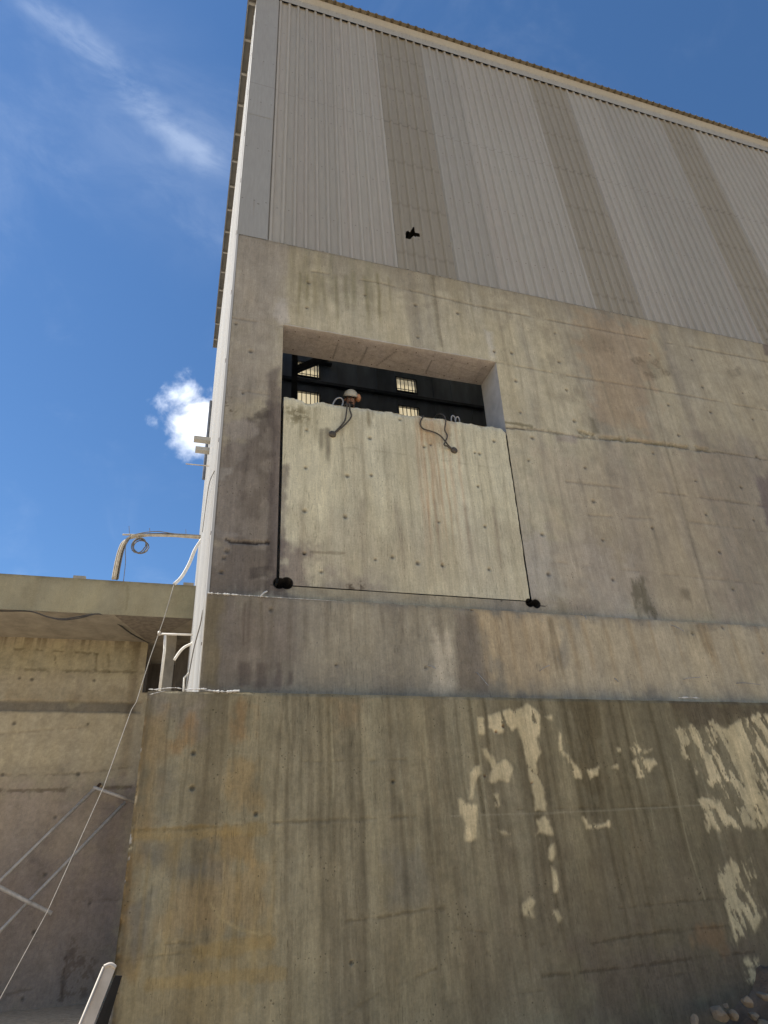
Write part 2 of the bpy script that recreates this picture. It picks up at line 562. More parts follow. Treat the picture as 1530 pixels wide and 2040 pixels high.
class Paint:
    """colour and relief for a vertical concrete face; features are given in photo pixels on that plane"""

    def __init__(self, xs, zs, Y, base, seed=0):
        self.X, self.Z = np.meshgrid(xs, zs)
        self.Y = Y
        self.xs, self.zs = xs, zs
        self.c = np.ones(self.X.shape + (3,)) * np.array(base)
        self.h = np.zeros(self.X.shape)
        self.seed = seed
        X, Z = self.X, self.Z
        self.nA = fbm(X * 1.3, Z * 1.3, seed + 1) - .5
        self.nB = fbm(X * 6, Z * 6, seed + 3) - .5
        self.nS = fbm(X * 9, Z * .45, seed + 5) - .5
        self.nS2 = fbm(X * 2.6, Z * .22, seed + 9) - .5
        self.nF = fbm(X * 22, Z * 22, seed + 13, 3) - .5
        self.nD = fbm(X * 14, Z * 3.2, seed + 21, 5, .62) - .5

    def px(self, pts):
        return np.array([[p.x, p.z] for p in (at(a, b, self.Y) for a, b in pts)])

    def mixc(self, m, col, k=1.0):
        m = (np.clip(m, 0, 1) * k)[..., None]
        self.c = self.c * (1 - m) + np.array(col) * m

    def mul(self, m, f):
        self.c = self.c * (1 - m[..., None] * (1 - np.array(f)))

    def segdist(self, P, closed):
        n = len(P)
        D = np.full(self.X.shape, 1e9)
        for i in range(n if closed else n - 1):
            a, b = P[i], P[(i + 1) % n]
            ab = b - a
            t = np.clip(((self.X - a[0]) * ab[0] + (self.Z - a[1]) * ab[1]) / (ab @ ab + 1e-12), 0, 1)
            D = np.minimum(D, np.hypot(self.X - a[0] - t * ab[0], self.Z - a[1] - t * ab[1]))
        return D

    def poly(self, pts, soft=.05, rough=.15, streaky=.0, seed=0):
        P = self.px(pts)
        D = self.segdist(P, True)
        inside = np.zeros(self.X.shape, bool)
        n = len(P)
        for i in range(n):
            a, b = P[i], P[(i + 1) % n]
            cnd = (a[1] > self.Z) != (b[1] > self.Z)
            xx = (b[0] - a[0]) * (self.Z - a[1]) / ((b[1] - a[1]) if abs(b[1] - a[1]) > 1e-9 else 1e-9) + a[0]
            inside ^= cnd & (self.X < xx)
        sd = np.where(inside, D, -D)
        if seed:
            wob = fbm(self.X * 7 + seed, self.Z * 5, seed, 5, .6) - .5
        else:
            wob = self.nB
        return sstep(-soft, soft, sd + wob * rough * 2 + (self.nS + self.nD) * streaky * 2)

    def stroke(self, pts, w=.015, soft=.015, wob=.01, breakup=.0):
        P = self.px(pts)
        D = self.segdist(P, False) + self.nF * wob + self.nB * wob
        m = sstep(w + soft, w, D)
        if breakup:
            m = m * sstep(breakup - .12, breakup + .12, self.nA + self.nB + .5)
        return m

    def spots(self, pts, r=.018, col=(.06, .052, .045), k=.7):
        P = self.px(pts)
        for i, (x, z) in enumerate(P):
            rr = r * (0.75 + .5 * ((i * 37) % 11) / 11)
            D = np.hypot(self.X - x, self.Z - z)
            m = sstep(rr * 1.5, rr * .5, D)
            self.mixc(m, col, k)
            self.h -= m * .02
            # a faint run of dirt below
            dz = z - self.Z
            run = np.exp(-((self.X - x) / (.02 + .03 * np.clip(dz, 0, 1))) ** 2) * sstep(0, .02, dz) * np.exp(-np.clip(dz, 0, 9) / .25)
            self.mul(run * .12, (.6, .6, .58))

    def streaks(self, xs_px, y0, y1, w, col, k, seed=0):
        r = random.Random(seed)
        for x in xs_px:
            top = at(x, y0 + r.uniform(-8, 8), self.Y)
            bot = at(x, y1 + r.uniform(-30, 20), self.Y)
            L = top.z - bot.z
            t = (top.z - self.Z) / L
            xx = top.x + (fbm(self.Z * 1.5 + x, self.Z * 0 + x, 40, 2) - .5) * .06
            ww = w * r.uniform(.6, 1.5)
            m = np.exp(-((self.X - xx) / ww) ** 2) * sstep(-.05, .05, t) * sstep(1.05, .55, t) * (.55 + 1.0 * (self.nD + .5))
            self.mixc(m, col, k * r.uniform(.6, 1.0))

    def build(self, name, mat, parent, hole=None, warp=None, axis='front'):
        X, Z = self.X.copy(), self.Z
        if warp is not None:
            X = X + warp(X, Z)
        Yv = self.Y - self.h
        v = np.stack([X, Yv, Z], -1).reshape(-1, 3)
        nz, nx = self.X.shape
        idx = np.arange(nz * nx).reshape(nz, nx)
        q = np.stack([idx[:-1, :-1], idx[:-1, 1:], idx[1:, 1:], idx[1:, :-1]], -1)
        if hole is not None:
            cxs = (self.xs[:-1] + self.xs[1:]) / 2
            czs = (self.zs[:-1] + self.zs[1:]) / 2
            CXX, CZZ = np.meshgrid(cxs, czs)
            q = q[~hole(CXX, CZZ)]
        q = q.reshape(-1, 4)
        me = bpy.data.meshes.new(name)
        me.vertices.add(len(v))
        me.vertices.foreach_set('co', v.astype(np.float32).ravel())
        me.loops.add(q.size)
        me.loops.foreach_set('vertex_index', q.astype(np.int32).ravel())
        me.polygons.add(len(q))
        me.polygons.foreach_set('loop_start', np.arange(0, q.size, 4, dtype=np.int32))
        me.polygons.foreach_set('loop_total', np.full(len(q), 4, dtype=np.int32))
        me.update(calc_edges=True)
        ca = me.color_attributes.new('col', 'FLOAT_COLOR', 'POINT')
        rgba = np.ones((len(v), 4), np.float32)
        rgba[:, :3] = np.clip(self.c.reshape(-1, 3), .004, .9)
        ca.data.foreach_set('color', rgba.ravel())
        me.shade_smooth()
        me.materials.append(M[mat])
        me.validate()
        return link(bpy.data.objects.new(name, me), parent)


def axis(a, b, step, exact=(), fine=(), far=None):
    s = set(np.round(np.arange(a, b + step * .5, step), 5)) if far is None else \
        set(np.round(np.arange(a, far, step), 5)) | set(np.round(np.arange(far, b + .4, .4), 5))
    for c, r, st in fine:
        s |= set(np.round(np.arange(c - r, c + r, st), 5))
    s = sorted(s)
    out = []
    ex = sorted(exact)
    for x in s:
        if all(abs(x - e) > .0035 for e in ex):
            out.append(x)
    out = sorted(out + list(ex))
    return np.array(out)


K = 1.50      # photo tone of shaded concrete -> reflectance


def T(r, g, b, k=1.0):
    q = lin(r, g, b)
    y = .3 * q[0] + .6 * q[1] + .1 * q[2]
    q = (q[0] * .90 + y * .09, q[1] * .90 + y * .10, q[2] * .90 + y * .09)
    return tuple(min(.75, c * K * k) for c in q)


# ================================================================ ground
def build_ground():
    n = 90
    u = np.linspace(-1, 1, n * 2 + 1)
    g = np.sign(u) * (np.abs(u) ** 3.2) * 900 + u * 14
    xs, ys = g + 4, g + 5
    X, Y = np.meshgrid(xs, ys)
    Zg = .05 * (fbm(X * .6, Y * .6, 30) - .5) * (np.hypot(X, Y) < 60)
    nz, nx = X.shape
    v = np.stack([X, Y, Zg], -1).reshape(-1, 3)
    f = []
    for j in range(nz - 1):
        for i in range(nx - 1):
            f.append((j * nx + i, j * nx + i + 1, (j + 1) * nx + i + 1, (j + 1) * nx + i))
    o = mesh_obj('ground', v, f, 'ground', None, True)
    o['kind'] = 'structure'
    xs, ys = np.arange(2.2, 12.0, .06), np.arange(4.2, 6.75, .06)
    X, Y = np.meshgrid(xs, ys)
    m = .95 * np.exp(-((X - 7.0) / 1.75) ** 2 - ((Y - 6.8) / .85) ** 2)
    Zg = m * (1 + .7 * (fbm(X * 2.5, Y * 2.5, 33) - .5)) + np.clip(m * 4, 0, 1) * .12 * (fbm(X * 7, Y * 7, 35) - .5) - .05
    nz, nx = X.shape
    v = np.stack([X, Y, Zg], -1).reshape(-1, 3)
    f = [(j * nx + i, j * nx + i + 1, (j + 1) * nx + i + 1, (j + 1) * nx + i) for j in range(nz - 1) for i in range(nx - 1)]
    o = mesh_obj('soil_bank', v, f, 'soil', None, True)
    o['kind'] = 'structure'


build_ground()

# ================================================================ the hall
YW, YB, YK = 7.0, 6.88, 6.70            # upper wall, ledge beam, lower block: distance of their faces
XL = .24                                # left edge of the concrete
XR = 23.6                               # far right end
Z_TOP = 1.29 * YW + EYE                 # top of the concrete
Z_LEDGE = .421 * YB + EYE
Z_BLOCK = .2655 * YK + EYE
Z_EAVE = 2.432 * YW + EYE
YBACK = 18.0
hall = empty('industrial_hall', (XL, YW, 0))
tag(hall, 'tall grey industrial hall with ribbed sheet cladding above a stained concrete wall', 'building')


def hp(o):
    """parent to the hall, keeping world coordinates"""
    o.parent = hall
    o.matrix_parent_inverse = Matrix.Translation(hall.location).inverted()
    return o


# ---- opening and saw cuts
OX0, OX1 = .9775, 4.405
OZ1 = 1.034 * YW + EYE
SZ1 = .8435 * YW + EYE
OZ0 = .442 * YW + EYE
SL, SR, SB = .036, .016, .012            # widths of the left, right and bottom saw cuts


def slant(X, Z):
    """right saw cut leans a little"""
    return -.13 * np.clip((OZ1 - Z) / (OZ1 - OZ0), 0, 1.1) * np.exp(-((X - OX1) / .9) ** 2)


CORES = []
for (a, b, r) in ((556, 1162, .064), (571, 1162, .068), (1055, 1201, .052), (1068, 1203, .054)):
    p = at(a, b, YW)
    CORES.append((p.x, p.z, r))


def upper_wall():
    fine = [(.5 * (CORES[0][0] + CORES[1][0]), .24, .006)]
    fine2 = [(.5 * (CORES[2][0] + CORES[3][0]), .24, .006)]
    xs = axis(XL, XR, .02, (OX0, OX1), fine + fine2, far=11.4)
    zs = axis(Z_LEDGE - .25, Z_TOP, .02, (OZ0, OZ1), [(CORES[0][1], .13, .006), (CORES[2][1], .13, .006)])
    p = Paint(xs, zs, YW, T(142, 131, 110), 1)
    X, Z = p.X, p.Z
    # lighter, yellower close to the cut, cooler and greyer near the left edge and below
    p.mixc(p.poly([(560, 560), (1060, 640), (1180, 860), (1190, 1230), (560, 1190)], .5, .5), T(166, 155, 129), .8)
    p.mixc(p.poly([(470, 460), (600, 480), (560, 650), (560, 800), (430, 800)], .25, .3), T(134, 124, 112), .7)
    p.mixc(sstep(.02, .25, p.nS2), T(150, 138, 112), .5)
    p.mixc(sstep(.02, .22, -p.nS2), T(122, 112, 98), .55)
    p.mixc(sstep(.04, .25, p.nA), T(150, 140, 120), .4)
    p.mixc(p.poly([(1020, 1060), (1230, 1075), (1290, 1235), (1040, 1200)], .25, .4), T(146, 137, 125), .75)
    p.mixc(p.poly([(1150, 620), (1290, 655), (1310, 700), (1280, 860), (1190, 850), (1160, 700)], .18, .4, .1), T(140, 120, 96), .65)
    p.mixc(p.poly([(1390, 870), (1540, 900), (1540, 1240), (1450, 1240)], .4, .6), T(118, 107, 94), .7)
    p.mixc(p.poly([(1080, 900), (1400, 920), (1480, 1240), (1150, 1200)], .4, .6, .1), T(140, 124, 104), .45)
    # dirt washing down from the top edge
    top = np.exp(-(Z_TOP - Z) / .55)
    p.mul(np.clip(top * (.35 + 1.6 * (p.nS + p.nD)), 0, 1) * .75, (.62, .60, .57))
    p.mul(np.clip(np.exp(-(Z_TOP - Z) / .10), 0, 1) * .35, (.65, .63, .60))
    # olive drips over the opening
    p.streaks([597, 612, 626, 645, 668, 690, 705, 727, 752, 772], 545, 648, .028, T(112, 103, 74), .75, 3)
    p.streaks([583, 610, 636, 660, 700, 734], 500, 640, .05, T(120, 112, 86), .55, 4)
    p.streaks([860, 880, 820, 905, 930, 955], 560, 700, .03, T(120, 110, 86), .45, 5)
    p.streaks([1060, 1120, 1165, 1240, 1300, 1350, 1410, 1450, 1490], 640, 960, .035, T(116, 106, 88), .4, 6)
    p.streaks([1075, 1110, 1150, 1210, 1265, 1330, 1390, 1440, 1500], 930, 1240, .035, T(114, 104, 90), .5, 7)
    p.streaks([870, 985, 1005, 1030], 600, 860, .018, T(116, 104, 84), .5, 8)
    # pale smears left by the drilling above the opening's corners
    p.mixc(p.poly([(556, 590), (572, 595), (574, 640), (556, 648), (548, 625)], .06, .05), T(160, 150, 138), .7)
    p.mixc(p.poly([(963, 655), (980, 662), (990, 715), (976, 712)], .05, .05), T(168, 160, 146), .7)
    # formwork joints
    for pts, w, k in (
            ([(623, 541), (760, 565), (950, 610), (1272, 672), (1530, 721), (1700, 755)], .012, .55),
            ([(455, 632), (562, 650)], .010, .45), ([(990, 722), (1150, 752), (1290, 774), (1530, 818)], .011, .45),
            ([(1132, 960), (1352, 985), (1530, 1010)], .012, .45), ([(1175, 1027), (1340, 1035), (1530, 1060)], .01, .3),
            ([(430, 770), (556, 790)], .008, .3), ([(1100, 1120), (1530, 1165)], .009, .3)):
        m = p.stroke(pts, w, .02, .02, .42)
        p.mul(m * k, (.5, .48, .45))
        p.h -= m * .006
    # vertical form joint above the opening and at the right
    for pts, k in (([(862, 545), (872, 640), (880, 690)], .5), ([(1290, 750), (1330, 900), (1420, 1230)], .35), ([(1040, 860), (1085, 1130)], .25)):
        m = p.stroke(pts, .012, .02, .02)
        p.mul(m * k, (.5, .48, .45))
    # honeycombed construction joint
    m = p.stroke([(1010, 852), (1080, 858), (1162, 872), (1230, 876), (1310, 884), (1424, 900), (1540, 918)], .014, .014, .03, .30)
    p.mixc(m, T(80, 70, 55), .5)
    p.h -= m * .008
    m = p.stroke([(1158, 862), (1200, 872), (1262, 878), (1330, 886), (1410, 897)], .028, .03, .07, .36)
    p.mixc(m * (.5 + p.nF * 2), T(84, 76, 52), .85)
    p.h -= m * .02
    m = p.poly([(1172, 828), (1186, 835), (1194, 862), (1183, 866)], .03, .04)
    p.mixc(m, T(92, 84, 66), .7)
    m = p.stroke([(1010, 842), (1062, 850)], .016, .02, .03, .4)
    p.mixc(m, T(96, 88, 62), .7)
    p.mixc(p.poly([(1105, 868), (1150, 868), (1150, 885), (1110, 882)], .05, .06), T(130, 118, 110), .6)
    for poly, k in (([(1262, 722), (1310, 712), (1335, 745), (1300, 755)], .75), ([(1155, 660), (1225, 675), (1220, 705), (1170, 700)], .5),
                    ([(1445, 735), (1470, 735), (1472, 755), (1450, 755)], .6), ([(1500, 745), (1540, 740), (1540, 760), (1505, 757)], .6)):
        m = p.poly(poly, .06, .14)
        p.mul(np.clip(m * (.4 + 3 * np.clip(p.nF + p.nB, 0, 1)), 0, 1) * k, (.48, .47, .46))
    # green black run near the ledge
    m = p.poly([(1262, 1180), (1278, 1150), (1300, 1195), (1322, 1232), (1280, 1234)], .06, .12, .12)
    p.mixc(m, T(72, 66, 48), .7)
    m = p.poly([(1350, 1170), (1370, 1175), (1375, 1195), (1355, 1190)], .05, .08)
    p.mixc(m, T(96, 86, 70), .6)
    # plum coloured stain at the right border
    m = p.poly([(1505, 955), (1560, 930), (1560, 1060), (1528, 1045)], .08, .1)
    p.mixc(m, T(100, 88, 82), .85)
    m = p.poly([(1518, 683), (1545, 680), (1545, 712), (1525, 706)], .04, .05)
    p.mixc(m, T(92, 80, 74), .8)
    # wet and dirty area left of the slab
    dk = p.poly([(425, 905), (455, 870), (492, 862), (500, 830), (530, 812), (556, 790), (575, 800), (575, 1190), (400, 1190)], .10, .22, .05)
    p.mixc(dk, T(108, 98, 89), .85)
    p.mul(np.clip(dk * sstep(.0, .14, p.nA + .6 * p.nB), 0, 1) * .75, (.66, .64, .64))
    p.mul(np.clip(dk * sstep(.0, .16, p.nS + .5 * p.nS2), 0, 1) * .55, (.62, .60, .60))
    p.mixc(p.poly([(438, 838), (505, 838), (516, 858), (500, 878), (462, 880), (436, 866)], .04, .10), T(128, 118, 107), .85)
    p.mixc(p.poly([(430, 932), (465, 930), (463, 942), (446, 946), (452, 958), (428, 958)], .025, .06), T(128, 120, 110), .8)
    p.mixc(p.stroke([(427, 1050), (436, 1064), (470, 1066)], .02, .03, .03), T(120, 112, 104), .55)
    p.mixc(p.poly([(492, 832), (530, 812), (545, 818), (540, 836), (505, 842)], .04, .08), T(74, 66, 58), .8)
    p.mixc(p.poly([(530, 745), (556, 730), (560, 1160), (536, 1160), (540, 900)], .05, .06), T(88, 78, 72), .65)
    p.mixc(p.poly([(548, 770), (562, 770), (561, 1150), (547, 1150)], .03, .03), T(118, 106, 96), .5)
    m = p.poly([(440, 800), (465, 790), (475, 818), (455, 830)], .05, .05)
    p.mul(np.clip(m * sstep(.05, .12, p.nF), 0, 1), (.45, .42, .38))
    m = p.stroke([(450, 1074), (462, 1080), (500, 1082), (535, 1081)], .011, .012, .03, .30)
    p.mixc(m, T(40, 34, 32), .9)
    p.h -= m * .02
    p.mixc(p.poly([(496, 1130), (535, 1128), (535, 1150), (498, 1152)], .02, .04), T(62, 55, 51), .6)
    # saw slurry along the bottom cut
    p.mul(p.stroke([(580, 1175), (800, 1190), (1060, 1208), (1180, 1222)], .06, .16, .06) * .5, (.62, .58, .58))
    p.mul(p.stroke([(548, 770), (552, 1170)], .03, .14, .05) * .3, (.62, .58, .58))
    # over-cuts
    for pts in ([(1075, 1206), (1102, 1209)], [(1009, 853), (1050, 857)], [(545, 1166), (540, 1165)], [(1012, 1199), (1036, 1172)]):
        m = p.stroke(pts, .004, .010, .0)
        p.mixc(m, T(60, 52, 46), .85)
    p.spots([(484, 783), (611, 613), (615, 563), (727, 588), (828, 608), (912, 624), (833, 672), (985, 700), (1020, 703), (1010, 1),
             (1114, 721), (1295, 706), (1379, 717), (1400, 771), (1480, 783), (1332, 807), (1416, 821), (1500, 835),
             (1129, 777), (1145, 839), (1040, 822), (1029, 759), (1106, 664),
             (1167, 932), (1184, 999), (1203, 1076), (1224, 1155), (1065, 873), (1060, 918),
             (1092, 1066), (1107, 1145), (1302, 903), (1352, 867), (1386, 958), (1407, 1025), (1434, 1100), (1461, 1174),
             (1300, 1052), (1477, 971), (1502, 1036), (1508, 910), (500, 700), (470, 645), (452, 1098), (446, 1112), (441, 1140)], .024)
    p.c *= (1 + .18 * p.nF + .16 * p.nB + .28 * p.nD)[..., None]
    # core drillings at the bottom corners of the cut: deep round pits, their shade painted in near-black
    for cx, cz, r in CORES:
        D = np.hypot(X + slant(X, Z) - cx, Z - cz)
        pit = (D < r).astype(float)
        p.h = np.where(D < r, -.42, p.h)
        p.mul(sstep(r + .05, r, D) * (1 - pit) * .4, (.6, .58, .56))
        p.mixc(sstep(r + .014, r + .004, D), (.012, .011, .011), 1.0)
    p.h += p.nA * .010 + p.nB * .004
    edge = np.minimum(np.minimum(X - XL, 9), Z_TOP - Z)
    p.h -= sstep(.02, 0, edge) * .006 * (1 + p.nF * 2)

    def hole(cx, cz):
        return (cx > OX0) & (cx < OX1) & (cz > OZ0) & (cz < OZ1)
    o = p.build('concrete_wall', 'wall', None, hole, slant)
    hp(o)
    return o


wall = upper_wall()


def reveals():
    y0, y1 = YW - .002, 7.57
    # soffit of the opening with stubs and saw marks, painted on its own grid (x along, 'z' as depth)
    xs = np.arange(OX0, OX1 + .03, .02)
    xs[-1] = OX1
    ds = np.linspace(0, y1 - y0, 34)
    X, D = np.meshgrid(xs, ds)
    c = np.ones(X.shape + (3,)) * np.array((.36, .325, .30))
    n = fbm(X * 2, D * 4, 5) - .5
    n2 = fbm(X * 14, D * 10, 8) - .5
    c *= (1 + .35 * n + .18 * n2)[..., None]
    # arcs of the saw blade
    rnd = random.Random(2)
    for i in range(7):
        x0 = .3 + i * .5 + rnd.uniform(-.1, .1)
        d0, d1, dx = rnd.uniform(.08, .2), rnd.uniform(.4, .58), rnd.uniform(-.03, .05) if i != 3 else -.22
        tt = np.clip((D - d0) / (d1 - d0), 0, 1)
        m = np.exp(-((X - OX0 - x0 - dx * tt) / .011) ** 2) * ((D > d0) & (D < d1)) * (0.35 if i in (0, 5, 6) else .85)
        c *= (1 - .6 * m)[..., None]
    for (a, b, k) in ((.05, .0, .55), (1.9, .25, .55), (2.6, .5, .4)):
        m = np.exp(-((D - .12 - k * .25 * (X - OX0 - a)) / .006) ** 2) * (X - OX0 > a)
        c *= (1 - .25 * m)[..., None]
    c *= (1 + .25 * np.exp(-(D / .05) ** 2))[..., None]
    v = np.stack([X, y0 + D, np.full(X.shape, OZ1) + .004 * n2], -1).reshape(-1, 3)
    nz, nx = X.shape
    f = [(j * nx + i, (j + 1) * nx + i, (j + 1) * nx + i + 1, j * nx + i + 1) for j in range(nz - 1) for i in range(nx - 1)]
    o = mesh_obj('opening_soffit', v, f, 'slab')
    ca = o.data.color_attributes.new('col', 'FLOAT_COLOR', 'POINT')
    rgba = np.ones((len(v), 4), np.float32)
    rgba[:, :3] = np.clip(c.reshape(-1, 3), .02, .8)
    ca.data.foreach_set('color', rgba.ravel())
    hp(o)
    xb = OX1 - .13
    zr = OZ1 - .001
    yd = YW + .44
    xm = OX1 - .13 * (OZ1 - SZ1) / (OZ1 - OZ0)
    m = MB().add([(OX1, y0, zr), (OX1, y1, zr), (xm, y1, SZ1 - .12), (xm, y0, SZ1 - .12)], [(0, 1, 2, 3)])
    m.add([(xm, yd, SZ1 - .12), (xm, y1, SZ1 - .12), (xb, y1, OZ0), (xb, yd, OZ0)], [(0, 1, 2, 3)])
    hp(m.build('opening_jamb', 'cut'))
    m = MB().add([(OX0, y0, zr), (OX0, y1, zr), (OX0, y1, SZ1 - .12), (OX0, y0, SZ1 - .12)], [(3, 2, 1, 0)])
    m.add([(OX0, yd, SZ1 - .12), (OX0, y1, SZ1 - .12), (OX0, y1, OZ0), (OX0, yd, OZ0)], [(3, 2, 1, 0)])
    hp(m.build('opening_jamb', 'cut'))
    m = MB().add([(OX0, yd, OZ0), (OX0, y1, OZ0), (xb, y1, OZ0), (xb, yd, OZ0)], [(3, 2, 1, 0)])
    hp(m.build('opening_sill', 'cut'))
    # inner face of the concrete round the opening
    m = MB()
    for (a, b, c_, d) in ((XL, OX0, 0, Z_TOP), (OX1, XR, 0, Z_TOP), (OX0, OX1, OZ1, Z_TOP), (OX0, OX1, 0, OZ0)):
        m.add([(a, y1, c_), (b, y1, c_), (b, y1, d), (a, y1, d)], [(3, 2, 1, 0)])
    m.add([(XL, YW, Z_TOP), (XR, YW, Z_TOP), (XR, y1, Z_TOP), (XL, y1, Z_TOP)], [(0, 1, 2, 3)])
    m.add([(XL, YW, 0), (XL, y1, 0), (XL, y1, Z_TOP), (XL, YW, Z_TOP)], [(3, 2, 1, 0)])
    hp(m.build('inner_wall_face', 'inner_block'))
    # cut reinforcement ends in the soffit
    for i in range(22):
        x = OX0 + .22 + (i // 2) * .31 + rnd.uniform(-.03, .03)
        d = (.10 if i % 2 else .48) + rnd.uniform(-.03, .03)
        mm = MB().tube([(x, YW + d, OZ1 + .01), (x, YW + d, OZ1 - .004)], .009, 6)
        hp(mm.build('rebar_end', 'rust'))
    # pale lip along the top front edge of the opening
    pts = [(OX0 + .03 + i * (OX1 - OX0 - .06) / 40, YW - .004, OZ1 + .012 + rnd.uniform(-.004, .004)) for i in range(41)]
    mm = MB().tube(pts, [rnd.uniform(.005, .013) for _ in pts], 6)
    hp(mm.build('slurry_lip', 'cut'))


reveals()


# ---- slab cut free, with its lifting loops
def slab():
    x0, x1 = OX0 + SL, OX1 - SR
    z0, z1 = OZ0 + SB, SZ1
    root = tag(empty('concrete_slab', (2.6, YW, z0)), 'pale square concrete slab sawn free, hanging from ropes below the opening', 'slab')
    xs = axis(x0, x1, .016, (x0, x1), [(CORES[1][0], .1, .006), (CORES[2][0] + .1, .12, .006)])
    xs = xs[(xs >= x0) & (xs <= x1)]
    zs = axis(z0, z1, .016, (z0, z1), [(CORES[0][1], .1, .006), (CORES[2][1], .1, .006)])
    zs = zs[(zs >= z0) & (zs <= z1)]
    p = Paint(xs, zs, YW, T(174, 164, 136), 7)
    X, Z = p.X, p.Z
    p.mixc(sstep(.02, .24, p.nS2), T(186, 176, 148), .6)
    p.mixc(sstep(.04, .22, -p.nS2), T(160, 149, 122), .6)
    p.mixc(sstep(.05, .25, p.nA), T(182, 172, 146), .5)
    p.mixc(p.poly([(556, 1040), (1050, 1060), (1070, 1210), (556, 1180)], .35, .4), T(154, 142, 118), .6)
    p.mixc(p.poly([(556, 1080), (640, 1085), (620, 1180), (550, 1180)], .18, .3, .1), T(112, 98, 90), .75)
    p.mixc(p.poly([(640, 1120), (760, 1150), (760, 1200), (640, 1190)], .14, .2), T(124, 112, 102), .6)
    # rust runs from the lifting points
    p.streaks([826, 838, 850, 862, 874, 888, 905, 835, 858], 832, 1130, .022, T(150, 116, 86), .62, 12)
    p.mixc(p.poly([(838, 832), (905, 842), (880, 890), (850, 890)], .12, .2, .1), T(150, 124, 92), .55)
    p.streaks([735, 742], 812, 855, .03, T(112, 98, 70), .75, 13)
    p.streaks([650, 642, 655], 858, 925, .03, T(104, 96, 80), .75, 14)
    p.streaks([575, 590, 602, 615, 630], 805, 880, .03, T(118, 108, 82), .6, 15)
    p.streaks([700, 760, 800, 920, 960, 985, 940, 680, 720], 820, 1180, .02, T(126, 114, 92), .4, 16)
    p.streaks([600, 660, 720, 790, 870, 930, 990], 1000, 1180, .03, T(122, 108, 92), .45, 17)
    m = p.poly([(572, 815), (600, 812), (615, 835), (580, 842)], .08, .1)
    p.mul(np.clip(m * sstep(.0, .12, p.nF + p.nB * .5), 0, 1) * .8, (.45, .43, .36))
    m = p.poly([(690, 1160), (720, 1155), (732, 1172), (690, 1178)], .05, .06)
    p.mul(np.clip(m * sstep(-.03, .1, p.nF + p.nB * .5), 0, 1), (.4, .37, .35))
    m = p.poly([(880, 1120), (910, 1118), (920, 1135), (890, 1135)], .05, .06)
    p.mul(np.clip(m * sstep(-.03, .1, p.nF + p.nB * .5), 0, 1) * .7, (.45, .42, .4))
    p.mixc(p.poly([(555, 930), (575, 925), (565, 1165), (552, 1165)], .05, .08), T(92, 80, 76), .6)
    for pts, k in (([(640, 885), (800, 905), (1000, 935)], .3), ([(620, 1100), (685, 1103)], .6)):
        m = p.stroke(pts, .009, .016, .02, .42)
        p.mul(m * k, (.5, .47, .43))
    p.spots([(611, 857), (609, 932), (607, 1018), (606, 1103), (797, 836), (737, 873), (859, 886), (740, 947), (692, 948), (959, 970), (961, 905),
             (748, 1115), (985, 1135), (990, 880), (876, 1040), (975, 1050), (688, 1030), (640, 1140), (782, 1110), (833, 1122), (607, 1103), (884, 1127),
             (951, 903), (846, 890)], .022)
    # worn top edge
    top = np.exp(-(z1 - Z) / .04)
    p.h -= top * np.clip(.5 + 3.2 * (fbm(X * 6, Z * 0 + 3, 19) - .45), 0, 1.4) * .022
    p.mixc(np.clip(top * 1.3 * (.6 + 2 * p.nF), 0, 1), T(176, 168, 148), .6)
    side = np.minimum(X - x0, x1 - X)
    p.h -= np.exp(-np.clip(side, 0, 9) / .01) * np.clip(.4 + 2 * (fbm(Z * 9, X * 0 + 8, 23) - .45), 0, 1) * .015
    p.h += p.nA * .008 + p.nB * .003 + .004
    for cx, cz, r in CORES:
        D = np.hypot(X + slant(X, Z) - cx, Z - cz)
        p.h = np.where(D < r, -.42, p.h)
        p.mixc(sstep(r + .014, r + .004, D), (.012, .011, .011), 1.0)  # near-black paint for the shade inside the drilled pits
    rag = lambda xx: (fbm(xx * 5, xx * 0 + 2.2, 26) - .62) * .05 + (fbm(xx * 28, xx * 0 + 4.4, 29, 3) - .5) * .014 - \
        .05 * np.exp(-((xx - 1.35) / .10) ** 2) - .05 * sstep(.05, .0, x1 - xx)

    def warp(Xa, Za):
        return slant(Xa, Za)
    nzr = 6
    # bend the top rows into a ragged edge
    k = np.clip((Z - (z1 - .25)) / .25, 0, 1)
    p.Z = Z + rag(X) * k ** 2
    o = p.build('front_face', 'slab', root, None, warp)
    # body behind the face: sides, top and back
    yb = 7.54
    m = MB()
    n = 160
    xx = np.linspace(x0, x1, n)
    zz = z1 + rag(xx)
    v, f = [], []
    for i in range(n):
        sx = float(slant(np.array(xx[i]), np.array(z1)))
        v += [(xx[i] + sx, YW + .012, zz[i] - .004), (xx[i] + sx, yb, z1 - .012 + .01 * math.sin(i * .9))]
    for i in range(n - 1):
        f.append((2 * i, 2 * i + 2, 2 * i + 3, 2 * i + 1))
    m.add(v, f)
    sb = float(slant(np.array(x1), np.array(z0)))
    st = float(slant(np.array(x1), np.array(z1)))
    ya = YW + .44
    for (xa, xc) in ((x0, x0), (x1 + sb, x1 + st)):
        xe = xc if xa == x0 else st + x1 + (sb - st) * .05
        m.add([(xc, YW + .004, z1 - .03), (xc, yb, z1 - .03), (xe, yb, z1 - .14), (xe, YW + .004, z1 - .14)], [(0, 1, 2, 3)])
        m.add([(xe, ya, z1 - .14), (xe, yb, z1 - .14), (xa, yb, z0), (xa, ya, z0)], [(0, 1, 2, 3)])
    m.add([(x0, ya, z0), (x1 + sb, ya, z0), (x1 + sb, yb, z0), (x0, yb, z0)], [(0, 3, 2, 1)])
